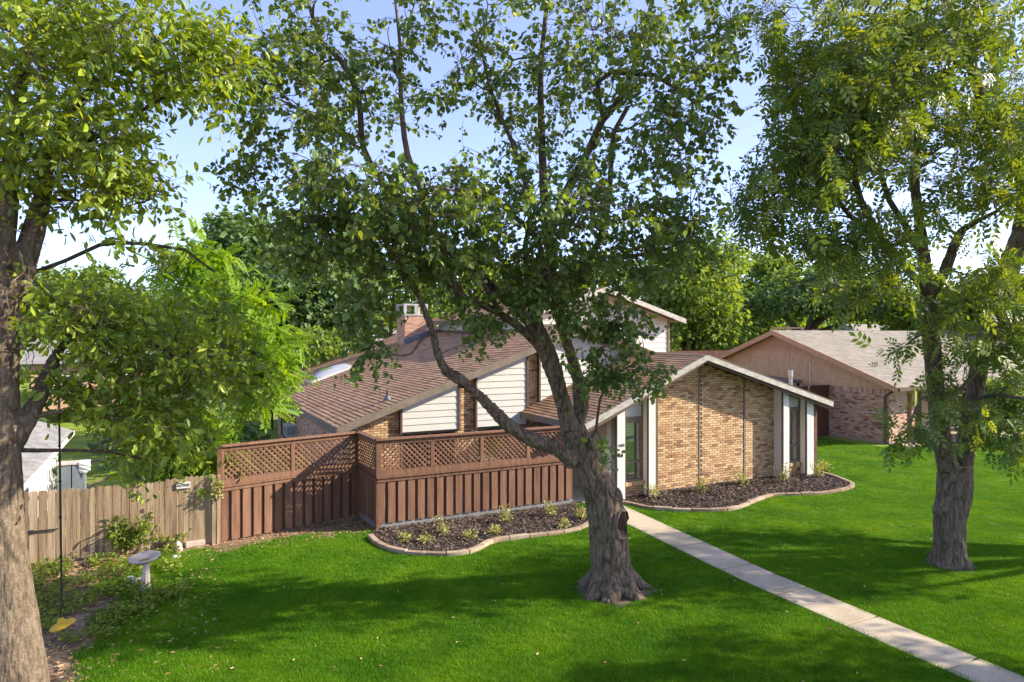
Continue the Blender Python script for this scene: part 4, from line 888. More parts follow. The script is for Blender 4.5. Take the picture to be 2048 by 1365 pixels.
def bark_mesh(name, tubes, m, root, voxel=.03, amp=.02, fz=.22, hollow=None, burls=(), flare=None):
    """tubes: [(pts, radii)]: union by voxel remesh, then ridged displacement"""
    mb = MB(); org = ORG[root.name]
    for pts, rad in tubes: mb.tube(pts, rad, 20)
    for c, r, sq in burls: mb.lathe(c, [(r * math.sin(PI * i / 6) * sq + 1e-4, r * -math.cos(PI * i / 6)) for i in range(7)], 12)
    me = mb.mesh(name, m, org); o = bpy.data.objects.new(name, me); link(o, root, org)
    rm = o.modifiers.new('r', 'REMESH'); rm.mode = 'VOXEL'; rm.voxel_size = voxel; sm = o.modifiers.new('s', 'SMOOTH'); sm.iterations = 4; sm.factor = .6
    dg = bpy.context.evaluated_depsgraph_get(); dg.update(); me2 = bpy.data.meshes.new_from_object(o.evaluated_get(dg)); o.modifiers.clear(); o.data = me2
    n = len(me2.vertices); co = np.zeros(n * 3); me2.vertices.foreach_get('co', co); co = co.reshape(-1, 3) + np.array(org); no = np.zeros(n * 3); me2.vertices.foreach_get('normal', no); no = no.reshape(-1, 3)
    d = np.empty(n); fr = np.empty(n); f1 = 10.0
    for i in range(n):
        x, y, z = co[i]; a = noise.noise(Vector((x * f1, y * f1, z * f1 * fz))); b = noise.noise(Vector((x * f1 * 2.4, y * f1 * 2.4, z * f1 * fz * 2.2 + 7))); c = noise.noise(Vector((x * 2.2, y * 2.2, z * 1.5)))
        fu = math.exp(-(a / .09) ** 2) * .8 + math.exp(-(b / .1) ** 2) * .35; fr[i] = 1 - min(1, fu); d[i] = -fu * .9 + b * .35 + c * 1.1 + .3
    co2 = co + no * (d * amp)[:, None]
    if flare is not None:
        bx_, by_, hr, am = flare; hgt = co2[:, 2]; w = np.exp(-np.clip(hgt, 0, 9) / hr); ang = np.arctan2(co2[:, 1] - by_, co2[:, 0] - bx_)
        lob = 1 + am * w * (.75 + .6 * np.sin(ang * 5 + 1.0) * .5 + .5 * np.sin(ang * 3 + 2) * .4); co2[:, 0] = bx_ + (co2[:, 0] - bx_) * lob; co2[:, 1] = by_ + (co2[:, 1] - by_) * lob
    if hollow is not None:
        hc, hw, hh, dep = hollow; dv = co2 - np.array(hc); e = np.sqrt((dv[:, 0] / hw) ** 2 + (dv[:, 2] / hh) ** 2); front = co2[:, 1] < hc[1] + .25
        push = np.where(e < 1, dep * (1 - e ** 4), 0) * front; rim = np.exp(-((e - 1.15) / .14) ** 2) * .035 * front; co2[:, 1] += push - rim
    me2.vertices.foreach_set('co', (co2 - np.array(org)).ravel()); me2.update()
    me2.polygons.foreach_set('use_smooth', np.ones(len(me2.polygons), bool)); me2.materials.clear(); me2.materials.append(m)
    if 'rnd' in me2.attributes: me2.attributes.remove(me2.attributes['rnd'])
    at = me2.attributes.new('rnd', 'FLOAT', 'POINT'); at.data.foreach_set('value', fr.astype(np.float32))
    return o
LEAN = [0]
def lean(Y, py): return Y - LEAN[0] * min(1, max(0, (800 - py) / 450))
def px_path(pts):
    """[(px, py, Y, width px)] -> points, radii"""
    pts = [(a, b, lean(Y, b), w) for a, b, Y, w in pts]
    return [P(a, b, Y) for a, b, Y, w in pts], [w / 2 * Y / F for a, b, Y, w in pts]
def densify(pts, rad, step=.25):
    op, orr = [], []
    k = len(pts)
    for i in range(k - 1):
        p0, p1, p2, p3 = pts[max(i - 1, 0)], pts[i], pts[i + 1], pts[min(i + 2, k - 1)]; n = max(1, int((p2 - p1).length / step))
        for j in range(n):
            t = j / n; op.append(.5 * ((2 * p1) + (p2 - p0) * t + (2 * p0 - 5 * p1 + 4 * p2 - p3) * t * t + (3 * p1 - p0 - 3 * p2 + p3) * t ** 3)); orr.append(rad[i] + (rad[i + 1] - rad[i]) * t)
    op.append(pts[-1]); orr.append(rad[-1]); return op, orr
def sample_blobs(blobs, holes=()):
    out_ = []; bi = []
    for k, (px, py, Y, rx, ry, rY, n) in enumerate(blobs):
        Y = lean(Y, py); c = 0; tries = 0
        while c < n and tries < n * 30:
            tries += 1
            v = rng.normal(0, 1, 3); v /= np.linalg.norm(v); v *= rng.random() ** (1 / 2.4)
            Yq = Y + v[2] * rY; x, y = px + v[0] * rx, py + v[1] * ry
            # keep the blob's own size at its own distance
            q = P(px, py, Y) + Vector((v[0] * rx * Y / F, v[2] * rY, -v[1] * ry * Y / F)); xx = 1024 + q.x / q.y * F; yy = HY - (q.z - H) / q.y * F
            if any(((xx - h[0]) / h[2]) ** 2 + ((yy - h[1]) / h[3]) ** 2 < 1 for h in holes): continue
            out_.append(q); bi.append(k); c += 1
    return out_
def grow(root, trunk_tubes, limb_tubes, blobs, holes, tmpl, lm, bark, n2, leaves_per, lsize, spread, nsingle=300, voxel=.03, amp=.02, droop=.35, twig_r=.007, sub=3, flat=.55, hollow=None, burls=(), flare=None, leafname='leaf', seglen=.75, twigm='twig'):
    trunk = bark_mesh('trunk', trunk_tubes, M[bark], root, voxel, amp, hollow=hollow, burls=burls, flare=flare)
    nodes = []; nr = []
    for pts, rad in trunk_tubes + limb_tubes:
        for p, r in zip(pts, rad):
            if p.z > 2.0: nodes.append(p); nr.append(r)
    br = MB()
    for pts, rad in limb_tubes: br.tube(pts, rad, 9)
    tips = sample_blobs(blobs, holes); order = rng.permutation(len(tips)); sec = [tips[i] for i in order[:n2]]; twigs = [tips[i] for i in order[n2:]]
    A = np.array([tuple(p) for p in nodes]); Rr = np.array(nr)
    def nearest(q, rmin=0):
        dd = np.linalg.norm(A - np.array(q), axis=1) + np.where(A[:, 2] > q.z + .3, .5, 0); dd = np.where(Rr < rmin, dd + 50, dd); i = int(np.argmin(dd)); return i, dd[i]
    sec.sort(key=lambda q: nearest(q)[1])
    for q in sec:
        i, dd = nearest(q, .016); p = Vector(A[i]); r0 = min(Rr[i] * .6, .012 + .014 * (q - p).length)
        if (q - p).length < .25: continue
        c = curve(p, q, .06, .16, 7); rr = [max(.006, r0 * (1 - .72 * t / 7)) for t in range(8)]; br.tube(c, rr, 6)
        A = np.vstack([A, np.array([tuple(x) for x in c[1:]])]); Rr = np.append(Rr, rr[1:])
    Pz, D, Un, S, Rn = [], [], [], [], []
    tw = MB()
    for q in twigs:
        i, dd = nearest(q); p = Vector(A[i]); L_ = (q - p).length
        if L_ > .08:
            c = curve(p, q, .05, .14, 5); r0 = min(Rr[i], twig_r * (1 + .5 * L_)); tw.tube(c, [r0 * (1 - .7 * t / 5) for t in range(6)], 4, cap=False)
        else: c = [q] * 6
        dirm = (q - p).normalized() if L_ > .05 else Vector(rng.normal(0, 1, 3)).normalized()
        for s_ in range(sub):
            dv = (dirm * .6 + Vector(rng.normal(0, .75, 3)) + Z * -.1).normalized(); l2 = seglen * rng.uniform(.4, 1.0) * spread
            st = c[-1] if s_ == 0 else c[int(rng.integers(2, 6))]; en = st + dv * l2 - Z * l2 * .15
            tw.tube([st, st.lerp(en, .5) + Z * .02, en], [twig_r * .55, twig_r * .4, twig_r * .2], 3, cap=False)
            nl_ = max(2, int(leaves_per / sub * rng.uniform(.6, 1.4)))
            for k in range(nl_):
                t = rng.uniform(.05, 1.05); b_ = st.lerp(en, t); side = Vector(rng.normal(0, 1, 3)); side = (side - dv * side.dot(dv)).normalized()
                ld = (dv * .45 + side * .9 + Z * (-droop)); Pz.append(b_ + side * .02); D.append(ld); Un.append(Vector((0, 0, 1)) * flat + Vector(rng.normal(0, .5, 3))); S.append(lsize * float(np.clip(rng.lognormal(0, .28), .5, 1.7))); Rn.append(rng.random())
    br.build('branches', M[bark], root, smooth=True); tw.build('twigs', M[twigm], root, kind='stuff')
    f = add_foliage(root, tmpl, np.array([tuple(x) for x in Pz]), np.array([tuple(x) for x in D]), np.array([tuple(x) for x in Un]), np.array(S), np.array(Rn), lm, nsingle, leafname=leafname)
    print(root.name, 'leaves', len(Pz)); return f
def T_(*pts): return densify(*px_path(pts))
# --- main mulberry in the lawn
LEAN[0] = 1.0
t1 = thing('mulberry_tree', 'big leaning multi stemmed tree with a knot hollow in the middle of the lawn', 'tree', (1.69, 11.72, 0))
trunk1 = [T_((1226, 1200, 11.72, 82), (1224, 1150, 11.72, 74), (1216, 1080, 11.72, 74), (1210, 1020, 11.7, 73), (1192, 965, 11.65, 62), (1168, 915, 11.6, 57), (1150, 870, 11.55, 52), (1140, 845, 11.5, 45)),
          T_((1140, 860, 11.35, 33), (1124, 800, 11.3, 32), (1106, 740, 11.25, 33), (1084, 680, 11.2, 32), (1068, 640, 11.2, 28), (1066, 618, 11.2, 24)),
          T_((1150, 865, 11.7, 31), (1162, 810, 11.8, 29), (1158, 765, 11.85, 26), (1142, 710, 11.9, 22), (1120, 640, 11.95, 19), (1108, 580, 12, 18), (1102, 520, 12, 17), (1096, 450, 12, 15), (1088, 395, 12, 13)),
          T_((1145, 925, 11.45, 34), (1108, 893, 11.2, 29), (1060, 878, 11.0, 27), (1010, 845, 10.8, 22), (962, 795, 10.6, 20), (920, 760, 10.5, 18), (892, 742, 10.45, 19), (876, 712, 10.4, 16), (866, 665, 10.4, 15), (850, 622, 10.4, 14), (834, 585, 10.4, 11)),
          T_((1090, 705, 11.2, 22), (1045, 660, 11.0, 17), (1000, 628, 10.9, 15), (955, 605, 10.8, 14), (915, 585, 10.7, 13)),
          T_((1085, 695, 11.3, 19), (1040, 625, 11.3, 15), (1000, 590, 11.3, 13))]
for k_, an_ in enumerate((.4, 1.5, 2.7, 3.7, 4.55, 5.4)):
    b_ = Vector((P(1226, 1190, 11.72).x, 11.72, 0)); d_ = Vector((math.cos(an_), math.sin(an_), 0)); s_ = Vector((-d_.y, d_.x, 0)) * (.12 if k_ % 2 else -.1)
    trunk1.append(([b_ + d_ * .12 + Z * .45, b_ + d_ * .30 + Z * .16, b_ + d_ * .42 + s_ * .4 + Z * .02, b_ + d_ * .56 + s_ * .8 - Z * .07], [.15, .15, .11, .07]))
limb1 = [T_((1088, 400, 12, 18), (1083, 264, 12.1, 15), (1081, 150, 12.1, 12), (1090, 40, 12.2, 9), (1100, -60, 12.2, 6)),
         T_((1100, 470, 12, 18), (1123, 400, 12, 16), (1150, 350, 12, 16), (1178, 300, 12, 15), (1205, 240, 12, 15), (1240, 200, 12, 14), (1262, 150, 12, 12), (1286, 80, 12, 10), (1307, -10, 12, 8)),
         T_((1120, 620, 12, 18), (1150, 560, 12.1, 15), (1190, 500, 12.2, 13), (1215, 420, 12.2, 11), (1228, 264, 12.2, 10), (1255, 215, 12.2, 9)),
         T_((1205, 230, 12, 10), (1194, 165, 12, 10), (1222, 145, 12, 10), (1260, 148, 12, 9), (1308, 150, 12, 8), (1352, 178, 12, 7), (1396, 211, 12, 5)),
         T_((915, 585, 10.7, 19), (880, 500, 10.8, 15), (850, 400, 10.9, 13), (815, 310, 11, 12), (802, 200, 11, 10), (800, 90, 11, 7), (790, 0, 11, 5)),
         T_((1000, 590, 11.3, 18), (930, 520, 11.2, 14), (840, 440, 11.1, 13), (770, 370, 11, 12), (728, 300, 11, 12), (716, 190, 11, 12), (680, 120, 11, 11), (644, 85, 11, 9), (612, -10, 11, 7)),
         T_((1060, 600, 11.3, 14), (1050, 500, 11.3, 11), (1060, 430, 11.3, 9), (1040, 330, 11.3, 8), (1015, 264, 11.3, 8), (980, 176, 11.3, 7), (960, 80, 11.3, 5)),
         T_((1066, 618, 11.2, 24), (1088, 560, 11.2, 16), (1075, 480, 11.1, 12), (990, 400, 11.1, 9), (920, 330, 11.1, 7)),
         T_((834, 585, 10.4, 13), (800, 520, 10.2, 9), (760, 470, 10, 7), (700, 430, 9.8, 5)),
         T_((1000, 628, 10.9, 12), (960, 560, 10.4, 9), (860, 480, 10, 7), (740, 420, 9.7, 5)),
         T_((1150, 560, 12.1, 10), (1230, 520, 11.8, 8), (1330, 500, 11.5, 6), (1420, 450, 11.3, 4)),
         T_((1170, 900, 11.4, 7), (1192, 860, 11.2, 6), (1200, 800, 11.1, 5), (1230, 750, 11, 4), (1290, 720, 10.8, 3)),
         T_((720, 300, 11, 8), (640, 240, 10.8, 6), (560, 200, 10.6, 4), (500, 180, 10.5, 3))]
blob1 = [(940, 440, 10.7, 270, 105, 2.2, 190), (700, 430, 10.2, 170, 100, 1.8, 115), (620, 250, 10.8, 130, 200, 1.8, 75), (800, 120, 11, 230, 150, 2.2, 80), (1080, 170, 11.5, 230, 200, 2.4, 120), (1290, 130, 11.5, 170, 160, 2.0, 76),
         (1370, 280, 11, 95, 130, 1.3, 46), (1220, 400, 11, 210, 130, 2.0, 84), (1150, 540, 11.2, 220, 45, 1.3, 70), (1330, 480, 11.2, 110, 70, 1.3, 50), (725, 600, 9.6, 40, 60, .4, 20), (745, 700, 9.3, 26, 36, .2, 8), (860, 530, 10.6, 120, 35, .9, 34),
         (1200, 640, 10.9, 95, 50, .7, 40), (1195, 725, 11.0, 45, 50, .4, 18), (1268, 748, 10.8, 60, 34, .3, 20), (1080, 590, 10.8, 90, 40, .6, 24), (965, 650, 10.4, 36, 40, .4, 10), (500, 180, 10.5, 70, 150, 1.0, 22), (470, 330, 10, 50, 70, .6, 11), (620, 480, 10.2, 110, 70, 1, 30),
         (1208, 890, 11.1, 16, 14, .1, 3), (900, -150, 11.0, 420, 120, 2.0, 60), (1250, -120, 11.2, 250, 120, 2, 40), (1420, 120, 11.2, 60, 110, .8, 18), (980, 590, 11.0, 110, 26, .5, 18), (580, 60, 10.8, 110, 90, 1.2, 28)]
holes1 = [(930, 250, 55, 40), (445, 260, 45, 120), (1130, 275, 30, 30), (1040, 450, 22, 30), (935, 320, 40, 22), (870, 240, 25, 28), (1085, 20, 30, 30), (650, 30, 22, 26)]
grow(t1, trunk1, limb1, blob1, holes1, T_HEART, M['leaf_mulberry'], 'bark', 130, 36, .074, .72, 300, .02, .028, .55, .006, 3, .5,
     hollow=((P(1243, 1042, 11.72).x, 11.4, P(1243, 1042, 11.72).z), .125, .215, .2), burls=[(P(1230, 1038, 11.60), .24, .95), (P(1222, 995, 11.65), .2, 1)], flare=(P(1226, 1190, 11.72).x, 11.72, .30, .25))
hc = P(1243, 1042, 11.47); mb = MB(); mb.quad([hc + Vector((.095 * math.cos(t), .02 * math.sin(t * 3), .175 * math.sin(t))) for t in np.linspace(0, 2 * PI, 20, endpoint=False)]); mb.build('hollow', M['hollow_wood'], t1)
# --- right tree with two stems
LEAN[0] = 1.3
t2 = thing('ash_tree', 'tall two stemmed tree with drooping narrow leaves on the right lawn', 'tree', (8.4, 13.06, 0))
trunk2 = [T_((1900, 1135, 13.06, 62), (1899, 1100, 13.06, 54), (1900, 1040, 13.06, 55), (1905, 1010, 13.06, 60), (1910, 960, 13.06, 62), (1912, 930, 13.06, 60)),
          T_((1898, 940, 13.0, 37), (1885, 890, 13.0, 35), (1874, 800, 13.0, 34), (1864, 700, 13, 30), (1858, 620, 13, 29), (1854, 560, 13, 27)),
          T_((1925, 945, 13.1, 35), (1937, 860, 13.15, 32), (1950, 780, 13.2, 32), (1966, 700, 13.2, 34), (1992, 620, 13.2, 35), (2020, 530, 13.2, 35), (2042, 460, 13.2, 32)),
          T_((1854, 575, 13, 27), (1846, 500, 13, 22), (1838, 430, 13, 19), (1829, 380, 13, 18), (1831, 310, 13, 15), (1840, 250, 13, 13)),
          T_((1860, 600, 13, 18), (1890, 540, 12.9, 20), (1910, 490, 12.9, 20), (1925, 460, 12.9, 17))]
limb2 = [T_((1840, 250, 13, 15), (1838, 160, 13, 11), (1850, 60, 13, 8), (1860, -40, 13, 5)),
         T_((1858, 590, 13, 20), (1815, 540, 12.8, 15), (1775, 490, 12.6, 14), (1735, 430, 12.5, 13), (1712, 370, 12.4, 13), (1706, 290, 12.3, 12), (1702, 230, 12.2, 10), (1690, 150, 12.1, 6)),
         T_((1800, 525, 12.7, 13), (1740, 470, 12.4, 12), (1690, 420, 12.1, 10), (1655, 375, 12, 8), (1600, 350, 11.8, 6), (1560, 360, 11.6, 4)),
         T_((1848, 520, 13, 15), (1810, 450, 13, 13), (1778, 400, 13, 11), (1760, 340, 13, 10)),
         T_((1925, 460, 12.9, 14), (1960, 440, 12.7, 9), (2000, 420, 12.5, 7)),
         T_((2042, 460, 13.2, 34), (2050, 380, 13.2, 28), (2010, 270, 13.1, 25), (1968, 210, 13, 23), (1945, 140, 13, 21), (1915, 60, 13, 18), (1885, -10, 13, 14), (1850, -100, 13, 9)),
         T_((1945, 140, 13, 12), (1880, 110, 12.8, 9), (1800, 50, 12.6, 7), (1720, 30, 12.4, 6), (1640, 60, 12.2, 4)),
         T_((2050, 400, 13.2, 22), (2090, 300, 13.4, 18), (2130, 150, 13.6, 14), (2160, 20, 13.6, 10)),
         T_((1950, 800, 13.1, 8), (2000, 790, 12, 7), (2060, 800, 11.6, 5)),
         T_((1955, 740, 13.1, 9), (1920, 780, 12.3, 7), (1900, 800, 11.8, 4)),
         T_((1870, 790, 12.9, 7), (1840, 800, 12.4, 5), (1820, 850, 12.2, 3)),
         T_((1862, 680, 12.9, 5), (1838, 670, 12.6, 4), (1812, 690, 12.5, 2))]
blob2 = [(1650, 180, 12, 140, 150, 1.8, 140), (1850, 140, 12.5, 190, 170, 2.2, 180), (1950, 330, 12.5, 130, 110, 1.5, 80), (1600, 330, 11.6, 100, 80, 1.2, 58), (1550, 420, 11.4, 75, 45, .8, 28), (1720, 470, 12, 120, 55, 1.2, 50), (1700, 300, 12, 110, 90, 1.4, 62),
         (1990, 560, 12.4, 70, 70, 1.0, 30), (1975, 690, 12.6, 60, 60, .7, 20), (1940, 830, 12.2, 62, 40, .6, 15), (1870, 640, 12.6, 40, 40, .6, 10), (1880, 770, 12.5, 36, 36, .4, 9), (1810, 690, 12.6, 20, 16, .2, 4), (1825, 865, 12.4, 28, 28, .3, 10), (2010, 880, 12.2, 50, 36, .5, 14),
         (1780, -120, 12.5, 320, 130, 2.2, 80), (2100, 200, 13.2, 120, 220, 1.8, 50), (1520, 60, 11.6, 45, 70, .6, 14), (1700, 560, 12.6, 70, 30, .7, 14), (2030, 700, 12.4, 36, 110, .6, 18), (1800, 540, 12.4, 60, 40, .6, 10), (1640, 470, 12, 50, 40, .6, 12)]
holes2 = [(1880, 320, 26, 26), (1500, 160, 45, 130), (1995, 490, 26, 26), (1835, 330, 14, 60)]
grow(t2, trunk2, limb2, blob2, holes2, T_ASH, M['leaf_ash'], 'pale_bark', 110, 11, .20, .8, 200, .022, .026, .55, .006, 3, .6,
     burls=[(P(1880, 1022, 12.98), .15, .8), (P(1922, 1015, 12.98), .16, .8)], flare=(P(1900, 1130, 13.06).x, 13.06, .22, .45), leafname='leaf_spray')
# --- big left tree
LEAN[0] = 0
t3 = thing('oak_tree', 'big oak at the left edge with thick trunk and the rope swing', 'tree', (P(30, 1400, 8.0).x, 8.0, 0))
trunk3 = [T_((34, 1440, 8.0, 118), (30, 1360, 8.0, 112), (14, 1200, 8.0, 92), (2, 1040, 8.0, 80), (-4, 880, 8.0, 74), (-3, 760, 8.05, 68), (-2, 680, 8.1, 68), (2, 600, 8.1, 66)),
          T_((-4, 640, 8.1, 60), (-2, 540, 8.1, 50), (8, 440, 8.1, 42), (20, 360, 8.1, 36), (34, 260, 8.1, 28)),
          T_((25, 640, 8.2, 50), (45, 540, 8.3, 42), (68, 460, 8.4, 38), (84, 400, 8.4, 30), (96, 330, 8.4, 24)),
          T_((24, 900, 8.1, 34), (55, 840, 8.2, 32), (84, 780, 8.4, 28), (112, 710, 8.6, 20))]
limb3 = [T_((34, 260, 8.1, 26), (46, 150, 8, 20), (70, 50, 7.9, 15), (100, -60, 7.8, 10)), T_((96, 330, 8.4, 22), (130, 240, 8.3, 17), (190, 170, 8.1, 12), (270, 110, 7.9, 8), (360, 80, 7.8, 5)),
         T_((96, 330, 8.4, 17), (160, 290, 8.3, 12), (240, 250, 8.1, 8), (340, 190, 7.9, 6), (440, 180, 7.8, 4)),
         T_((112, 710, 8.6, 18), (150, 660, 8.8, 14), (210, 650, 8.9, 11), (290, 680, 8.9, 8), (360, 720, 8.9, 5)),
         T_((30, 590, 8.4, 24), (80, 575, 8.9, 18), (125, 588, 9.5, 14), (190, 600, 9.7, 11), (260, 640, 9.6, 8), (330, 700, 9.4, 5)),
         T_((60, 548, 8.5, 9), (130, 522, 8.6, 8), (200, 490, 8.7, 8), (290, 488, 8.8, 7), (370, 500, 8.9, 6), (430, 545, 9, 4)),
         T_((84, 400, 8.4, 8), (150, 400, 8.3, 6), (230, 420, 8.2, 4), (300, 400, 8.1, 3)), T_((20, 360, 8.1, 14), (-60, 250, 7.9, 10), (-120, 150, 7.6, 6))]
blob3 = [(110, 120, 7.8, 210, 150, 1.3, 190), (340, 90, 7.8, 140, 110, 1.0, 85), (190, 310, 8.0, 170, 80, 1.1, 105), (430, 190, 7.8, 70, 45, .5, 22), (60, 330, 8.1, 80, 60, .8, 26), (270, 390, 8.1, 90, 40, .5, 20), (150, 430, 8.2, 60, 40, .4, 10),
         (200, 640, 8.7, 170, 65, 1.0, 85), (330, 720, 8.9, 190, 95, 1.0, 120), (190, 780, 8.8, 130, 55, .7, 52), (470, 740, 8.7, 60, 70, .5, 26), (330, 850, 8.8, 110, 60, .6, 46), (440, 620, 8.9, 50, 50, .5, 14), (300, 930, 8.9, 60, 22, .3, 8), (90, 600, 8.6, 60, 40, .6, 16),
         (150, -130, 7.8, 330, 120, 1.5, 70), (-160, 200, 7.6, 150, 250, 1.5, 60), (480, 110, 7.8, 50, 50, .3, 9), (230, 480, 8.8, 30, 14, .2, 3), (330, 500, 8.9, 50, 14, .3, 5)]
holes3 = [(390, 300, 70, 70), (130, 470, 70, 40), (300, 540, 70, 26), (85, 840, 55, 55), (150, 920, 70, 60), (500, 300, 60, 130), (250, 215, 18, 14)]
grow(t3, trunk3, limb3, blob3, holes3, T_OVAL, M['leaf_oak'], 'pale_bark', 90, 27, .10, .75, 300, .022, .014, .3, .0045, 3, .5)
# bare grey twigs round the oak trunk
bt = MB()
for k in range(34):
    c = P(rng.uniform(-10, 45), rng.uniform(420, 700), 7.75); q = c + Vector((rng.normal(0.1, .28), rng.uniform(-.35, .1), rng.normal(-.12, .25))); bt.tube(curve(c, q, 0, .3, 6), [.009, .008, .007, .006, .005, .004, .003], 4)
bt.build('dead_twigs', M['pale_bark'], t3, kind='stuff')
# --- trees without close-up detail: clumped crowns
def far_tree(name, label, cx, base_Y, blobs, lm, leaf, bark='bark', stems=(), group=None, per=26, tmpl=T_QUAD, trunk_w=.35, crad=.9, cat='tree', drp=.3, flat=.6, base_z=None, ns=0, shell=.55):
    bp = P(cx, HY, base_Y); bz = float(terrain(bp.x, bp.y)) if base_z is None else base_z
    root = thing(name, label, cat, (bp.x, bp.y, bz), group); tb = MB(); B0 = Vector((bp.x, bp.y, bz - .05))
    cents = []
    for (px, py, Y, rx, ry, rY, n) in blobs:
        c = P(px, py, Y)
        for _ in range(n):
            v = rng.normal(0, 1, 3); v /= np.linalg.norm(v); v *= shell + (1 - shell) * rng.random() if rng.random() < .8 else rng.random() ** .5
            cents.append(np.array([c.x + v[0] * rx * Y / F, c.y + v[2] * rY, c.z - v[1] * ry * Y / F]))
    top = Vector(np.mean(cents, axis=0)); fork = B0.lerp(Vector((B0.x * .6 + top.x * .4, B0.y * .6 + top.y * .4, top.z)), .42)
    if stems:
        for st in stems: tb.tube(*T_(*st), 8)
    else:
        tb.tube(curve(B0, fork, 0, .04, 5), [trunk_w * (1 - .06 * i) for i in range(6)], 10)
        for i in rng.choice(len(cents), min(16, len(cents)), replace=False): tb.tube(curve(fork - Z * rng.uniform(0, .5), Vector(cents[i]), .04, .1, 6), [trunk_w * .5 * (1 - .13 * t) for t in range(7)], 6)
    tb.build('trunk', M[bark], root, smooth=True)
    cents = np.array(cents); n = len(cents); k = per; cc = np.repeat(cents, k, 0); m_ = len(cc)
    off = rng.normal(0, 1, (m_, 3)); off /= np.linalg.norm(off, axis=1, keepdims=True); off *= (rng.random((m_, 1)) ** .45) * crad * np.repeat(rng.uniform(.6, 1.3, n), k)[:, None]; off[:, 2] *= .62
    pos = cc + off; d = off + rng.normal(0, .35, (m_, 3)) * crad; d[:, 2] -= drp * crad; up = np.array([0, 0, 1.]) * flat + rng.normal(0, .5, (m_, 3))
    rn = np.clip(np.repeat(rng.random(n), k) * .5 + rng.random(m_) * .5, 0, 1)
    add_foliage(root, tmpl, pos, d, up, leaf * rng.uniform(.6, 1.3, m_), rn, M[lm], ns, 'crown', 'frond'); return root
far_tree('locust_tree', 'bright lime green feathery tree behind the plank fence', 350, 15.6,
    [(425, 640, 14.9, 130, 85, 1.3, 90), (520, 690, 14.6, 75, 50, .9, 42), (550, 750, 14.5, 50, 40, .6, 22), (400, 530, 15.2, 100, 55, .8, 36), (380, 900, 15.0, 100, 55, .6, 80), (330, 850, 15.2, 70, 50, .6, 36), (500, 800, 14.8, 50, 30, .5, 10)], 'leaf_bright', .36, 'twig',
    stems=(((290, 1010, 15.6, 15), (320, 930, 15.5, 13), (345, 850, 15.4, 12), (370, 780, 15.3, 10), (400, 690, 15.2, 7), (420, 600, 15, 4)), ((285, 1000, 15.7, 13), (265, 900, 15.7, 10), (250, 820, 15.6, 8), (300, 700, 15.4, 5)), ((345, 850, 15.4, 9), (420, 790, 15, 6), (500, 730, 14.8, 4), (560, 740, 14.6, 3)), ((400, 690, 15.2, 7), (440, 580, 15.2, 5), (400, 520, 15.3, 3))),
    per=9, tmpl=T_FERN, crad=.34, drp=.15, flat=.9, ns=200, shell=.3)
G_B = 'trees beyond the houses'
far_tree('cedar_tree', 'tall dark blue green tree behind the brick roof, left of the chimney', 560, 40, [(520, 545, 36, 115, 120, 3.2, 130), (640, 600, 37, 110, 110, 3, 100), (450, 640, 35, 70, 90, 2, 50), (560, 690, 36, 110, 50, 2.4, 60), (470, 490, 36, 50, 70, 1.8, 30)], 'leaf_dark', .33, group=G_B, per=60, crad=1.0)
far_tree('oak_tree', 'loose tree with several pale bare stems behind the chimney', 775, 46,
    [(760, 540, 46, 110, 70, 4, 70), (860, 590, 45, 60, 40, 2, 26), (700, 600, 46, 60, 60, 3, 34), (790, 640, 50, 60, 40, 2, 26), (640, 690, 33, 45, 28, 1, 14)], 'leaf_mid', .3,
    stems=(((790, 740, 46, 16), (775, 680, 46, 13), (757, 620, 46, 10), (740, 540, 46, 6)), ((780, 730, 46, 10), (782, 650, 46, 7), (790, 560, 46, 5)), ((795, 735, 46, 14), (815, 670, 46, 10), (850, 600, 46, 6)), ((770, 735, 46, 8), (745, 680, 46, 6), (700, 600, 46, 4))), group=G_B, per=50, crad=1.2)
far_tree('hackberry_tree', 'sunlit bushy tree seen behind the upper storey roof', 1010, 52, [(960, 570, 50, 120, 60, 4, 70), (1080, 570, 50, 110, 60, 4, 60), (1200, 560, 50, 90, 60, 3, 50)], 'leaf_yellow', .38, group=G_B, per=46, crad=1.3)
far_tree('elm_tree', 'tall yellow green tree right of the white upper storey wall', 1390, 44, [(1370, 560, 42, 100, 75, 3.4, 90), (1420, 520, 43, 60, 60, 2.5, 40), (1330, 620, 41, 70, 60, 2, 40), (1430, 650, 42, 70, 45, 2, 40)], 'leaf_mid', .32, group=G_B, per=60, crad=1.1)
far_tree('pecan_tree', 'ragged topped tree left behind the tan house ridge', 1520, 54, [(1530, 570, 52, 90, 55, 3.5, 75), (1480, 610, 52, 60, 45, 2.5, 36), (1540, 530, 52, 50, 28, 2, 24)], 'leaf_mid', .34, group=G_B, per=56, crad=1.15)
far_tree('live_oak_tree', 'broad spreading umbrella shaped tree right above the tan house ridge', 1610, 46, [(1640, 580, 45, 120, 38, 4, 90), (1740, 600, 45, 95, 40, 3.5, 70), (1560, 610, 45, 80, 30, 3, 44), (1690, 545, 46, 70, 30, 3, 34)], 'leaf_dark', .3,
    stems=(((1600, 720, 46, 26), (1605, 690, 46, 24), (1615, 670, 46, 20), (1640, 640, 46, 14), (1700, 605, 46, 7)), ((1608, 680, 46, 16), (1580, 645, 46, 11), (1545, 615, 46, 6)), ((1612, 672, 46, 14), (1625, 630, 46, 9), (1650, 580, 46, 5)), ((1615, 670, 46, 13), (1680, 650, 46, 9), (1750, 615, 46, 5))), group=G_B, per=60, crad=1.0)
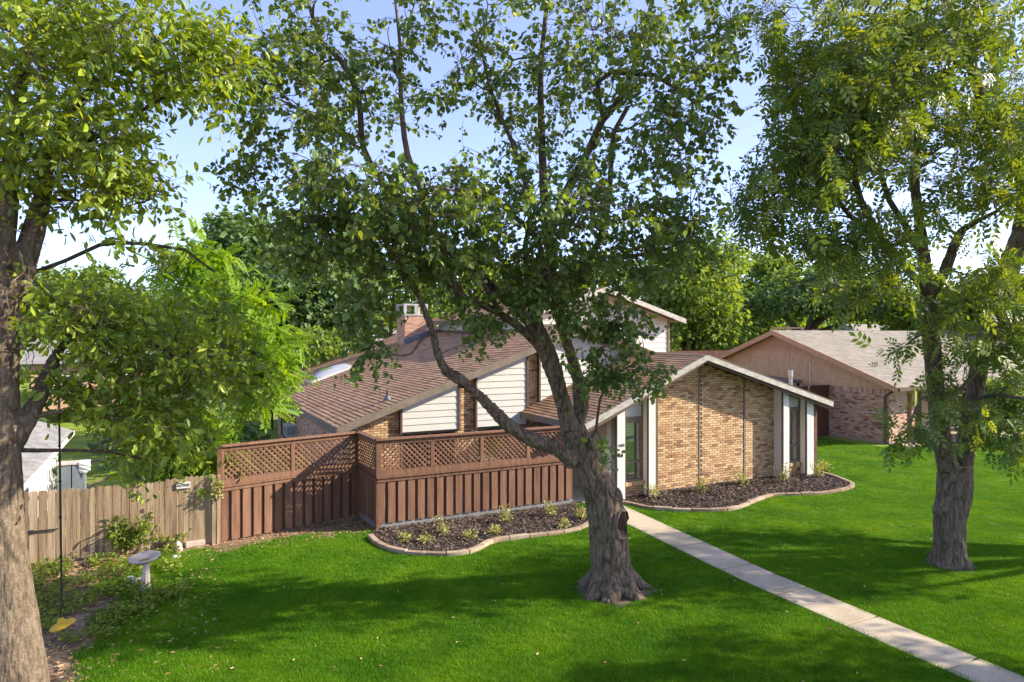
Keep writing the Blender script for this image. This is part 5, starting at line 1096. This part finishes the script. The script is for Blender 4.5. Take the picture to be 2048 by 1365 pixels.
far_tree('sycamore_tree', 'sunlit bright green tree behind the two stemmed ash', 1960, 42, [(1930, 600, 41, 75, 50, 3, 60), (2010, 610, 40, 90, 60, 3, 70), (1890, 650, 40, 60, 40, 2, 34), (2080, 640, 40, 70, 60, 2, 30), (1820, 630, 43, 50, 45, 2, 34)], 'leaf_yellow', .32, group=G_B, per=56, crad=1.1)
far_tree('round_tree', 'rounded tree top far left behind the oak branches', 170, 48, [(170, 590, 46, 90, 55, 3.5, 80), (90, 610, 45, 70, 50, 3, 50), (250, 620, 46, 60, 40, 2.5, 36)], 'leaf_mid', .34, group=G_B, per=56, crad=1.15)
far_tree('poplar_tree', 'mid green tree low behind the lime green locust', 360, 52, [(340, 620, 50, 90, 50, 3.5, 60), (430, 640, 50, 60, 50, 3, 40), (300, 680, 50, 90, 45, 3, 40)], 'leaf_dark', .36, group=G_B, per=50, crad=1.25)
far_tree('conifer_tree', 'small dark conifer left of the tan house gable', 1492, 48, [(1492, 670, 47, 34, 42, 1.3, 26)], 'leaf_dark', .26, group=G_B, per=60, crad=.7)
# tall trees just outside the frame on the right, shading the lawn
for i, (x, y, hh, sp) in enumerate([(17.0, 8.6, 7.2, 3.0), (18.6, 14.0, 7.6, 3.2), (15.6, 4.6, 6.4, 2.4)]):
    c = Vector((x, y, hh)); pxc = lambda p: (1024 + p.x / p.y * F, HY - (p.z - H) / p.y * F)
    a_, b_ = pxc(c); s_ = F / y
    far_tree('shade_tree', ['leafy shade tree beyond the right edge of the front lawn', 'second leafy shade tree farther back on the right', 'third smaller shade tree near the right kerb'][i], a_, y, [(a_, b_, y, sp * s_ * .8, sp * .62 * s_, sp * .8, [75, 80, 50][i]), (a_ + .5 * s_, b_ - 1.4 * s_, y, sp * .5 * s_, sp * .4 * s_, sp * .5, 26)], 'leaf_ash', .14, 'pale_bark', per=70, crad=.62, trunk_w=.28)
# far woods closing the horizon
def woods():
    n = 70000; ang = rng.uniform(-1.05, 1.05, n); rad = rng.uniform(75, 120, n); x = rad * np.sin(ang); y = rad * np.cos(ang)
    hmax = np.array([8.0 + 2.6 * noise.noise((float(a) * 9, 0, 3)) + 1.6 * noise.noise((float(a) * 31, 0, 5)) for a in ang]) + rng.normal(0, .35, n); z = hmax * rng.random(n) ** .7
    pos = np.stack([x, y, z], 1); d = rng.normal(0, 1, (n, 3)); up = rng.normal(0, .6, (n, 3)) + np.array([0, 0, .7])
    me = leaf_mesh('distant_woods', T_QUAD, pos, d, up, rng.uniform(.5, 1.0, n), np.clip(rng.random(n) * .5 + .25, 0, 1), M['leaf_mid'], (0, 0, 0)); o = bpy.data.objects.new('distant_woods', me); link(o, None); tag(o, 'distant line of woods along the horizon', 'woods', kind='stuff')
woods()
# ---------------------------------------------------------------- low plants
def stems_plant(name, label, c, h, spread, nst, nleaf, lsize, lm, group=None, tmpl=T_OVAL, parts=True, sm='twig'):
    c = Vector(c); root = thing(name, label, 'plant', c, group); tb = MB(); Pz = []; D = []
    for k in range(nst):
        a = rng.uniform(0, 2 * PI); q = c + Vector((math.cos(a) * spread * rng.uniform(.2, 1), math.sin(a) * spread * rng.uniform(.2, 1), h * rng.uniform(.55, 1))); cv = curve(c, q, 0, .12, 5); tb.tube(cv, [.008, .007, .006, .005, .004, .003], 5)
        for j in range(nleaf // nst):
            t = rng.uniform(.35, 1); i = min(4, int(t * 5)); p = cv[i].lerp(cv[i + 1], t * 5 - i); s_ = Vector(rng.normal(0, 1, 3)); Pz.append(tuple(p + s_ * .035)); D.append(tuple(s_ + Z * .2))
    tb.build('stem', M[sm], root); n = len(Pz)
    add_foliage(root, tmpl, np.array(Pz), np.array(D), np.array([0, 0, 1.]) + rng.normal(0, .5, (n, 3)), lsize * rng.uniform(.6, 1.3, n), rng.random(n), M[lm], 0, 'foliage'); return root
rose_l = [((885, 1072), .42, 'leggy rose bush in the left bed, third from the fence corner'), ((1010, 1050), .42, 'rose bush against the boards in the middle of the left bed'), ((1102, 1036), .42, 'rose bush in the left bed nearest the leaning tree'), ((1163, 1040), .32, 'small rose bush half hidden by the leaning tree trunk')]
for (p, h, lb) in rose_l: stems_plant('rose_bush', lb, G(*p), h, .22, 9, 170, .062, 'leaf_rose', 'rose bushes in the left bed')
for (p, lb) in [((810, 1085), 'low pale plant nearest the fence corner in the left bed'), ((848, 1088), 'low green tuft second from the corner of the left bed'), ((936, 1082), 'small green tuft near the edging bend in the left bed'), ((986, 1072), 'pale dry tuft at the inner bend of the left edging'), ((1126, 1056), 'pale dry tuft beside the leaning tree trunk')]:
    stems_plant('bedding_plant', lb, G(*p), .17, .2, 9, 120, .075, 'leaf_rose', 'low plants in the left bed')
for (p, h, lb) in [((1304, 998), .42, 'leggy rose bush below the left window bay'), ((1402, 988), .45, 'rose bush before the first trim strip of the brick wall'), ((1482, 972), .5, 'rose bush before the second trim strip of the brick wall'), ((1565, 968), .62, 'tallest rose bush beside the right window bay'), ((1636, 958), .6, 'rose bush at the right end of the mulch bed'), ((1652, 946), .4, 'small rose bush behind the right end of the bed'), ((1226, 1000), .45, 'thin green plant at the foot of the white corner board')]:
    stems_plant('rose_bush', lb, G(*p), h, .24, 10, 190, .062, 'leaf_rose' if p[0] > 1230 else 'leaf_mid', 'rose bushes in the right bed')
stems_plant('shrub', 'bushy green shrub before the plank fence behind the bird bath', G(262, 1108), .85, .6, 26, 1500, .095, 'leaf_yellow')
stems_plant('shrub', 'low shrub with yellowing leaves at the foot of the plank gate', G(340, 1100), .4, .4, 12, 260, .08, 'leaf_yellow')
stems_plant('vine', 'dry greyish vine clump hanging on the gate post beside the lattice', W(*onb(432, 1010, 15.5)[:1], 15.52, .9), .5, .13, 16, 240, .06, 'leaf_rose')
# weeds behind the plank fence and ground cover with fallen leaves
def ground_leaves(name, label, n, region, size, m, zr, kind_cat, tm=T_OVAL, flat=1.0, bias=0.):
    P_, = [region(n)]; m_ = len(P_); z = terrain(P_[:, 0], P_[:, 1]) + rng.uniform(*zr, m_); pos = np.stack([P_[:, 0], P_[:, 1], z], 1); d = rng.normal(0, 1, (m_, 3)); d[:, 2] = np.abs(d[:, 2]) * bias; up = np.array([0, 0, flat]) + rng.normal(0, .35, (m_, 3))
    me = leaf_mesh(name, tm, pos, d, up, size * rng.uniform(.6, 1.3, m_), rng.random(m_), M[m], (0, 0, 0)); o = bpy.data.objects.new(name, me); link(o, None); tag(o, label, kind_cat, kind='stuff')
def reg_ab(a0, a1, b0, b1, thr=None, f=1.0):
    def r(n):
        a = rng.uniform(a0, a1, n); b = rng.uniform(b0, b1, n); x = a * U.x + b * V.x; y = a * U.y + b * V.y
        if thr is not None:
            q = np.array([noise.noise((float(i) * f, float(j) * f, 4)) for i, j in zip(x, y)]); k = q > thr; x, y = x[k], y[k]
        return np.stack([x, y], 1)
    return r
ground_leaves('fallen_leaves', 'brown fallen leaves under the oak and along the plank fence', 8500, reg_ab(-6, .9, 9.2, 15.55), .07, 'leaf_litter', (.005, .035), 'leaf litter')
ground_leaves('ground_cover', 'patchy green ground cover between the oak and the plank fence', 16000, reg_ab(-6, .3, 11.4, 15.5, -.04, 1.6), .085, 'leaf_yellow', (.02, .16), 'ground cover', bias=.5)
ground_leaves('fallen_leaves', 'fallen leaves in the shade along the lattice fence', 1500, reg_ab(.9, 4.2, 14.75, 16.1), .06, 'leaf_litter', (.005, .03), 'leaf litter')
ground_leaves('weeds', 'tall green weeds growing behind the plank fence', 16000, reg_ab(-7.5, 2.2, 16.3, 24, -.1, .5), .22, 'leaf_mid', (.0, .75), 'weeds', T_QUAD, .2, 2.5)
ground_leaves('hedge', 'low dark shrubbery along the back of the side yard', 16000, reg_ab(-9, 3.4, 26, 40, 0.05, .25), .26, 'leaf_dark', (.0, 2.2), 'shrubbery', T_QUAD, .4, 1)
ground_leaves('fallen_leaves', 'few scattered dry leaves lying on the front lawn', 260, reg_ab(-1, 16, 5, 13), .05, 'leaf_litter', (.05, .07), 'leaf litter')
# ---------------------------------------------------------------- left neighbour: grey roofed white house, lower down
lh = thing('white_house', 'white walled neighbour house with grey shingle roof beyond the plank fence', 'house', tuple(W(-3, 22, -1.6)))
def zplane(px, py, z): return G(px, py, z)
LZ = .72; e0 = ab(G(46, 966, LZ)); e1 = ab(G(168, 842, LZ)); LA = (e0[0] + e1[0]) / 2; print('left house', e0, e1)
LB0, LB1, LR, LS = 15.9, 31.0, 5.5, .38
mb = MB(); slab(mb, [W(LA, LB0, LZ), W(LA, LB1, LZ), W(LA - LR, LB1, LZ + LR * LS), W(LA - LR, LB0, LZ + LR * LS)], .1); slab(mb, [W(LA - LR, LB0, LZ + LR * LS), W(LA - LR, LB1, LZ + LR * LS), W(LA - 2 * LR, LB1, LZ), W(LA - 2 * LR, LB0, LZ)], .1)
lr = mb.build('roof', M['white_trim'], lh)
shingle_rows(lr, W(LA, LB1, LZ), W(LA, LB0, LZ), W(-1, 0, LS), math.hypot(LR, LR * LS), M['grey_shingle'], .16, thick=.014); fascia(lr, W(LA + .003, LB0, LZ), W(LA + .003, LB1, LZ), .15, .03, M['white_trim'], U)
profile_wall(lh, W(LA - .45, 0, 0), V, U, [(LB0 + .6, -1.8), (LB1 - .5, -1.8), (LB1 - .5, LZ - .1), (LB0 + .6, LZ - .1)], M['white_trim']); lwall = profile_wall(lh, W(0, LB0 + .6, 0), U, -V, [(LA - .45, -1.8), (LA - .45, LZ - .1), (LA - LR, LZ + LR * LS - .25), (LA - 2 * LR + .4, LZ - .1), (LA - 2 * LR + .4, -1.8)], M['white_siding'])
MB().box(LA - .5, LA - .44, 19.5, 20.4, -.9, .2).build('window', M['dark'], lh)
# bins / appliance beside it
p = Vector(P(140, 950, 19.5)); a_, b_ = ab(p); hb = thing('storage_box', 'grey metal cabinet with white cloth on top beside the white house', 'cabinet', W(a_, b_, -1.6))
MB().box(a_ - .3, a_ + .02, b_, b_ + .5, -1.6, p.z + .28).box(a_ + .05, a_ + .36, b_, b_ + .5, -1.6, p.z + .28).build('cabinet', M['blue_grey'], hb); MB().box(a_ - .34, a_ + .4, b_ - .03, b_ + .53, p.z + .283, p.z + .32).build('lid', M['stone_pink'], hb)
cl = MB(); [cl.quad([W(a_ + .2, b_ - .05 + .02 * k, p.z + .335 - .1 * k), W(a_ + .5, b_ - .04 - .02 * k, p.z + .33 - .12 * k), W(a_ + .52, b_ - .05 - .02 * (k + 1), p.z + .21 - .12 * k), W(a_ + .22, b_ - .05 + .02 * (k + 1), p.z + .235 - .1 * k)]) for k in range(3)]; cl.quad([W(a_ + .2, b_ - .05, p.z + .335), W(a_ + .5, b_ - .04, p.z + .33), W(a_ + .48, b_ + .4, p.z + .335), W(a_ + .22, b_ + .38, p.z + .34)]); o = cl.build('cloth', M['white_plastic'], None, p); tag(o, 'white cloth draped over the grey cabinet', 'cloth')
# far houses seen through the leaves
def far_house(label, a0, a1, b0, b1, h, rh, wall, roofm, zb=0, along='a', nwin=3):
    t = thing('far_house', label, 'house', tuple(W(a0, b0, zb)), 'houses far behind the trees')
    MB().box(a0, a1, b0, b1, zb - .1, zb + h).build('wall', M[wall], t); mb = MB(); bm = (b0 + b1) / 2; am_ = (a0 + a1) / 2; e = .5
    if along == 'a': mb.prism([W(a0 - e, b0 - e, zb + h + .003), W(a0 - e, bm, zb + h + rh), W(a0 - e, b1 + e, zb + h + .003)], U * (a1 - a0 + 2 * e))
    else: mb.prism([W(a0 - e, b0 - e, zb + h + .003), W(am_, b0 - e, zb + h + rh), W(a1 + e, b0 - e, zb + h + .003)], V * (b1 - b0 + 2 * e))
    mb.build('roof', M[roofm], t)
    for k in range(nwin):
        x = a0 + (k + .7) * (a1 - a0) / (nwin + .4); w = MB().box(x - .6, x + .6, b0 - .05, b0 - .003, zb + .9, zb + 2.0).build('window', M['white_trim'], t); MB().box(x - .52, x + .52, b0 - .06, b0 - .052, zb + .98, zb + 1.92).build('pane', M['dark'], w)
x, y = ab(P(400, 800, 44)); far_house('pinkish far house glimpsed left of the back lawn', x - 9, x + 1.0, y, y + 8, 2.7, 1.6, 'tan_panel', 'grey_shingle')
x, y = ab(P(700, 680, 60)); far_house('grey far house glimpsed left of the chimney', x - 4, x + 6, y, y + 8, 2.7, 2.3, 'beige_siding', 'grey_shingle')
x, y = ab(P(1850, 650, 62)); far_house('far house with pale roof behind the tan house', x - 5, x + 7, y, y + 8, 2.8, 2.6, 'tan_panel', 'pale_shingle')
far_tree('shrub', 'leafy dark green shrub before the porch of the tan house', 1995, 29, [(1990, 800, 29, 60, 45, 1.2, 40), (2060, 790, 28, 50, 60, 1.2, 40)], 'leaf_mid', .16, cat='shrub', per=60, crad=.5, trunk_w=.08)
def board_fence(label, p, q, h, m='far_wood', w=.3):
    p = Vector(p); q = Vector(q); d = (q - p).normalized(); L_ = (q - p).length; t = thing('back_fence', label, 'fence', p, 'far back fences'); n = int(L_ / w); s = 0
    for k in range(min(n, 280)):
        MB().bar(p + d * (k * w + w / 2 - .008) + Z * h / 2 - d * (w / 2 - .012), p + d * (k * w + w / 2) + Z * h / 2 + d * (w / 2 - .012), .02, h + random.uniform(-.02, .02)).build('fence_board', M[m], t)
    MB().bar(p + Z * h * .8 + Vector((0, .05, 0)), q + Z * h * .8 + Vector((0, .05, 0)), .05, .09).build('rail', M[m], t)
pa = G(400, 838); pb = G(640, 826); board_fence('dark red board fence at the far end of the back lawn', Vector((pa.x - 8, 43.5, 0)), Vector((pb.x + 2, 43.5, 0)), 1.8)
x0_ = P(1345, 690, 36).x; x1_ = P(1500, 690, 36).x; board_fence('reddish board fence behind the wing ridge, left of the tan house', Vector((x0_, 36, 0)), Vector((x1_, 37, 0)), 3.55)
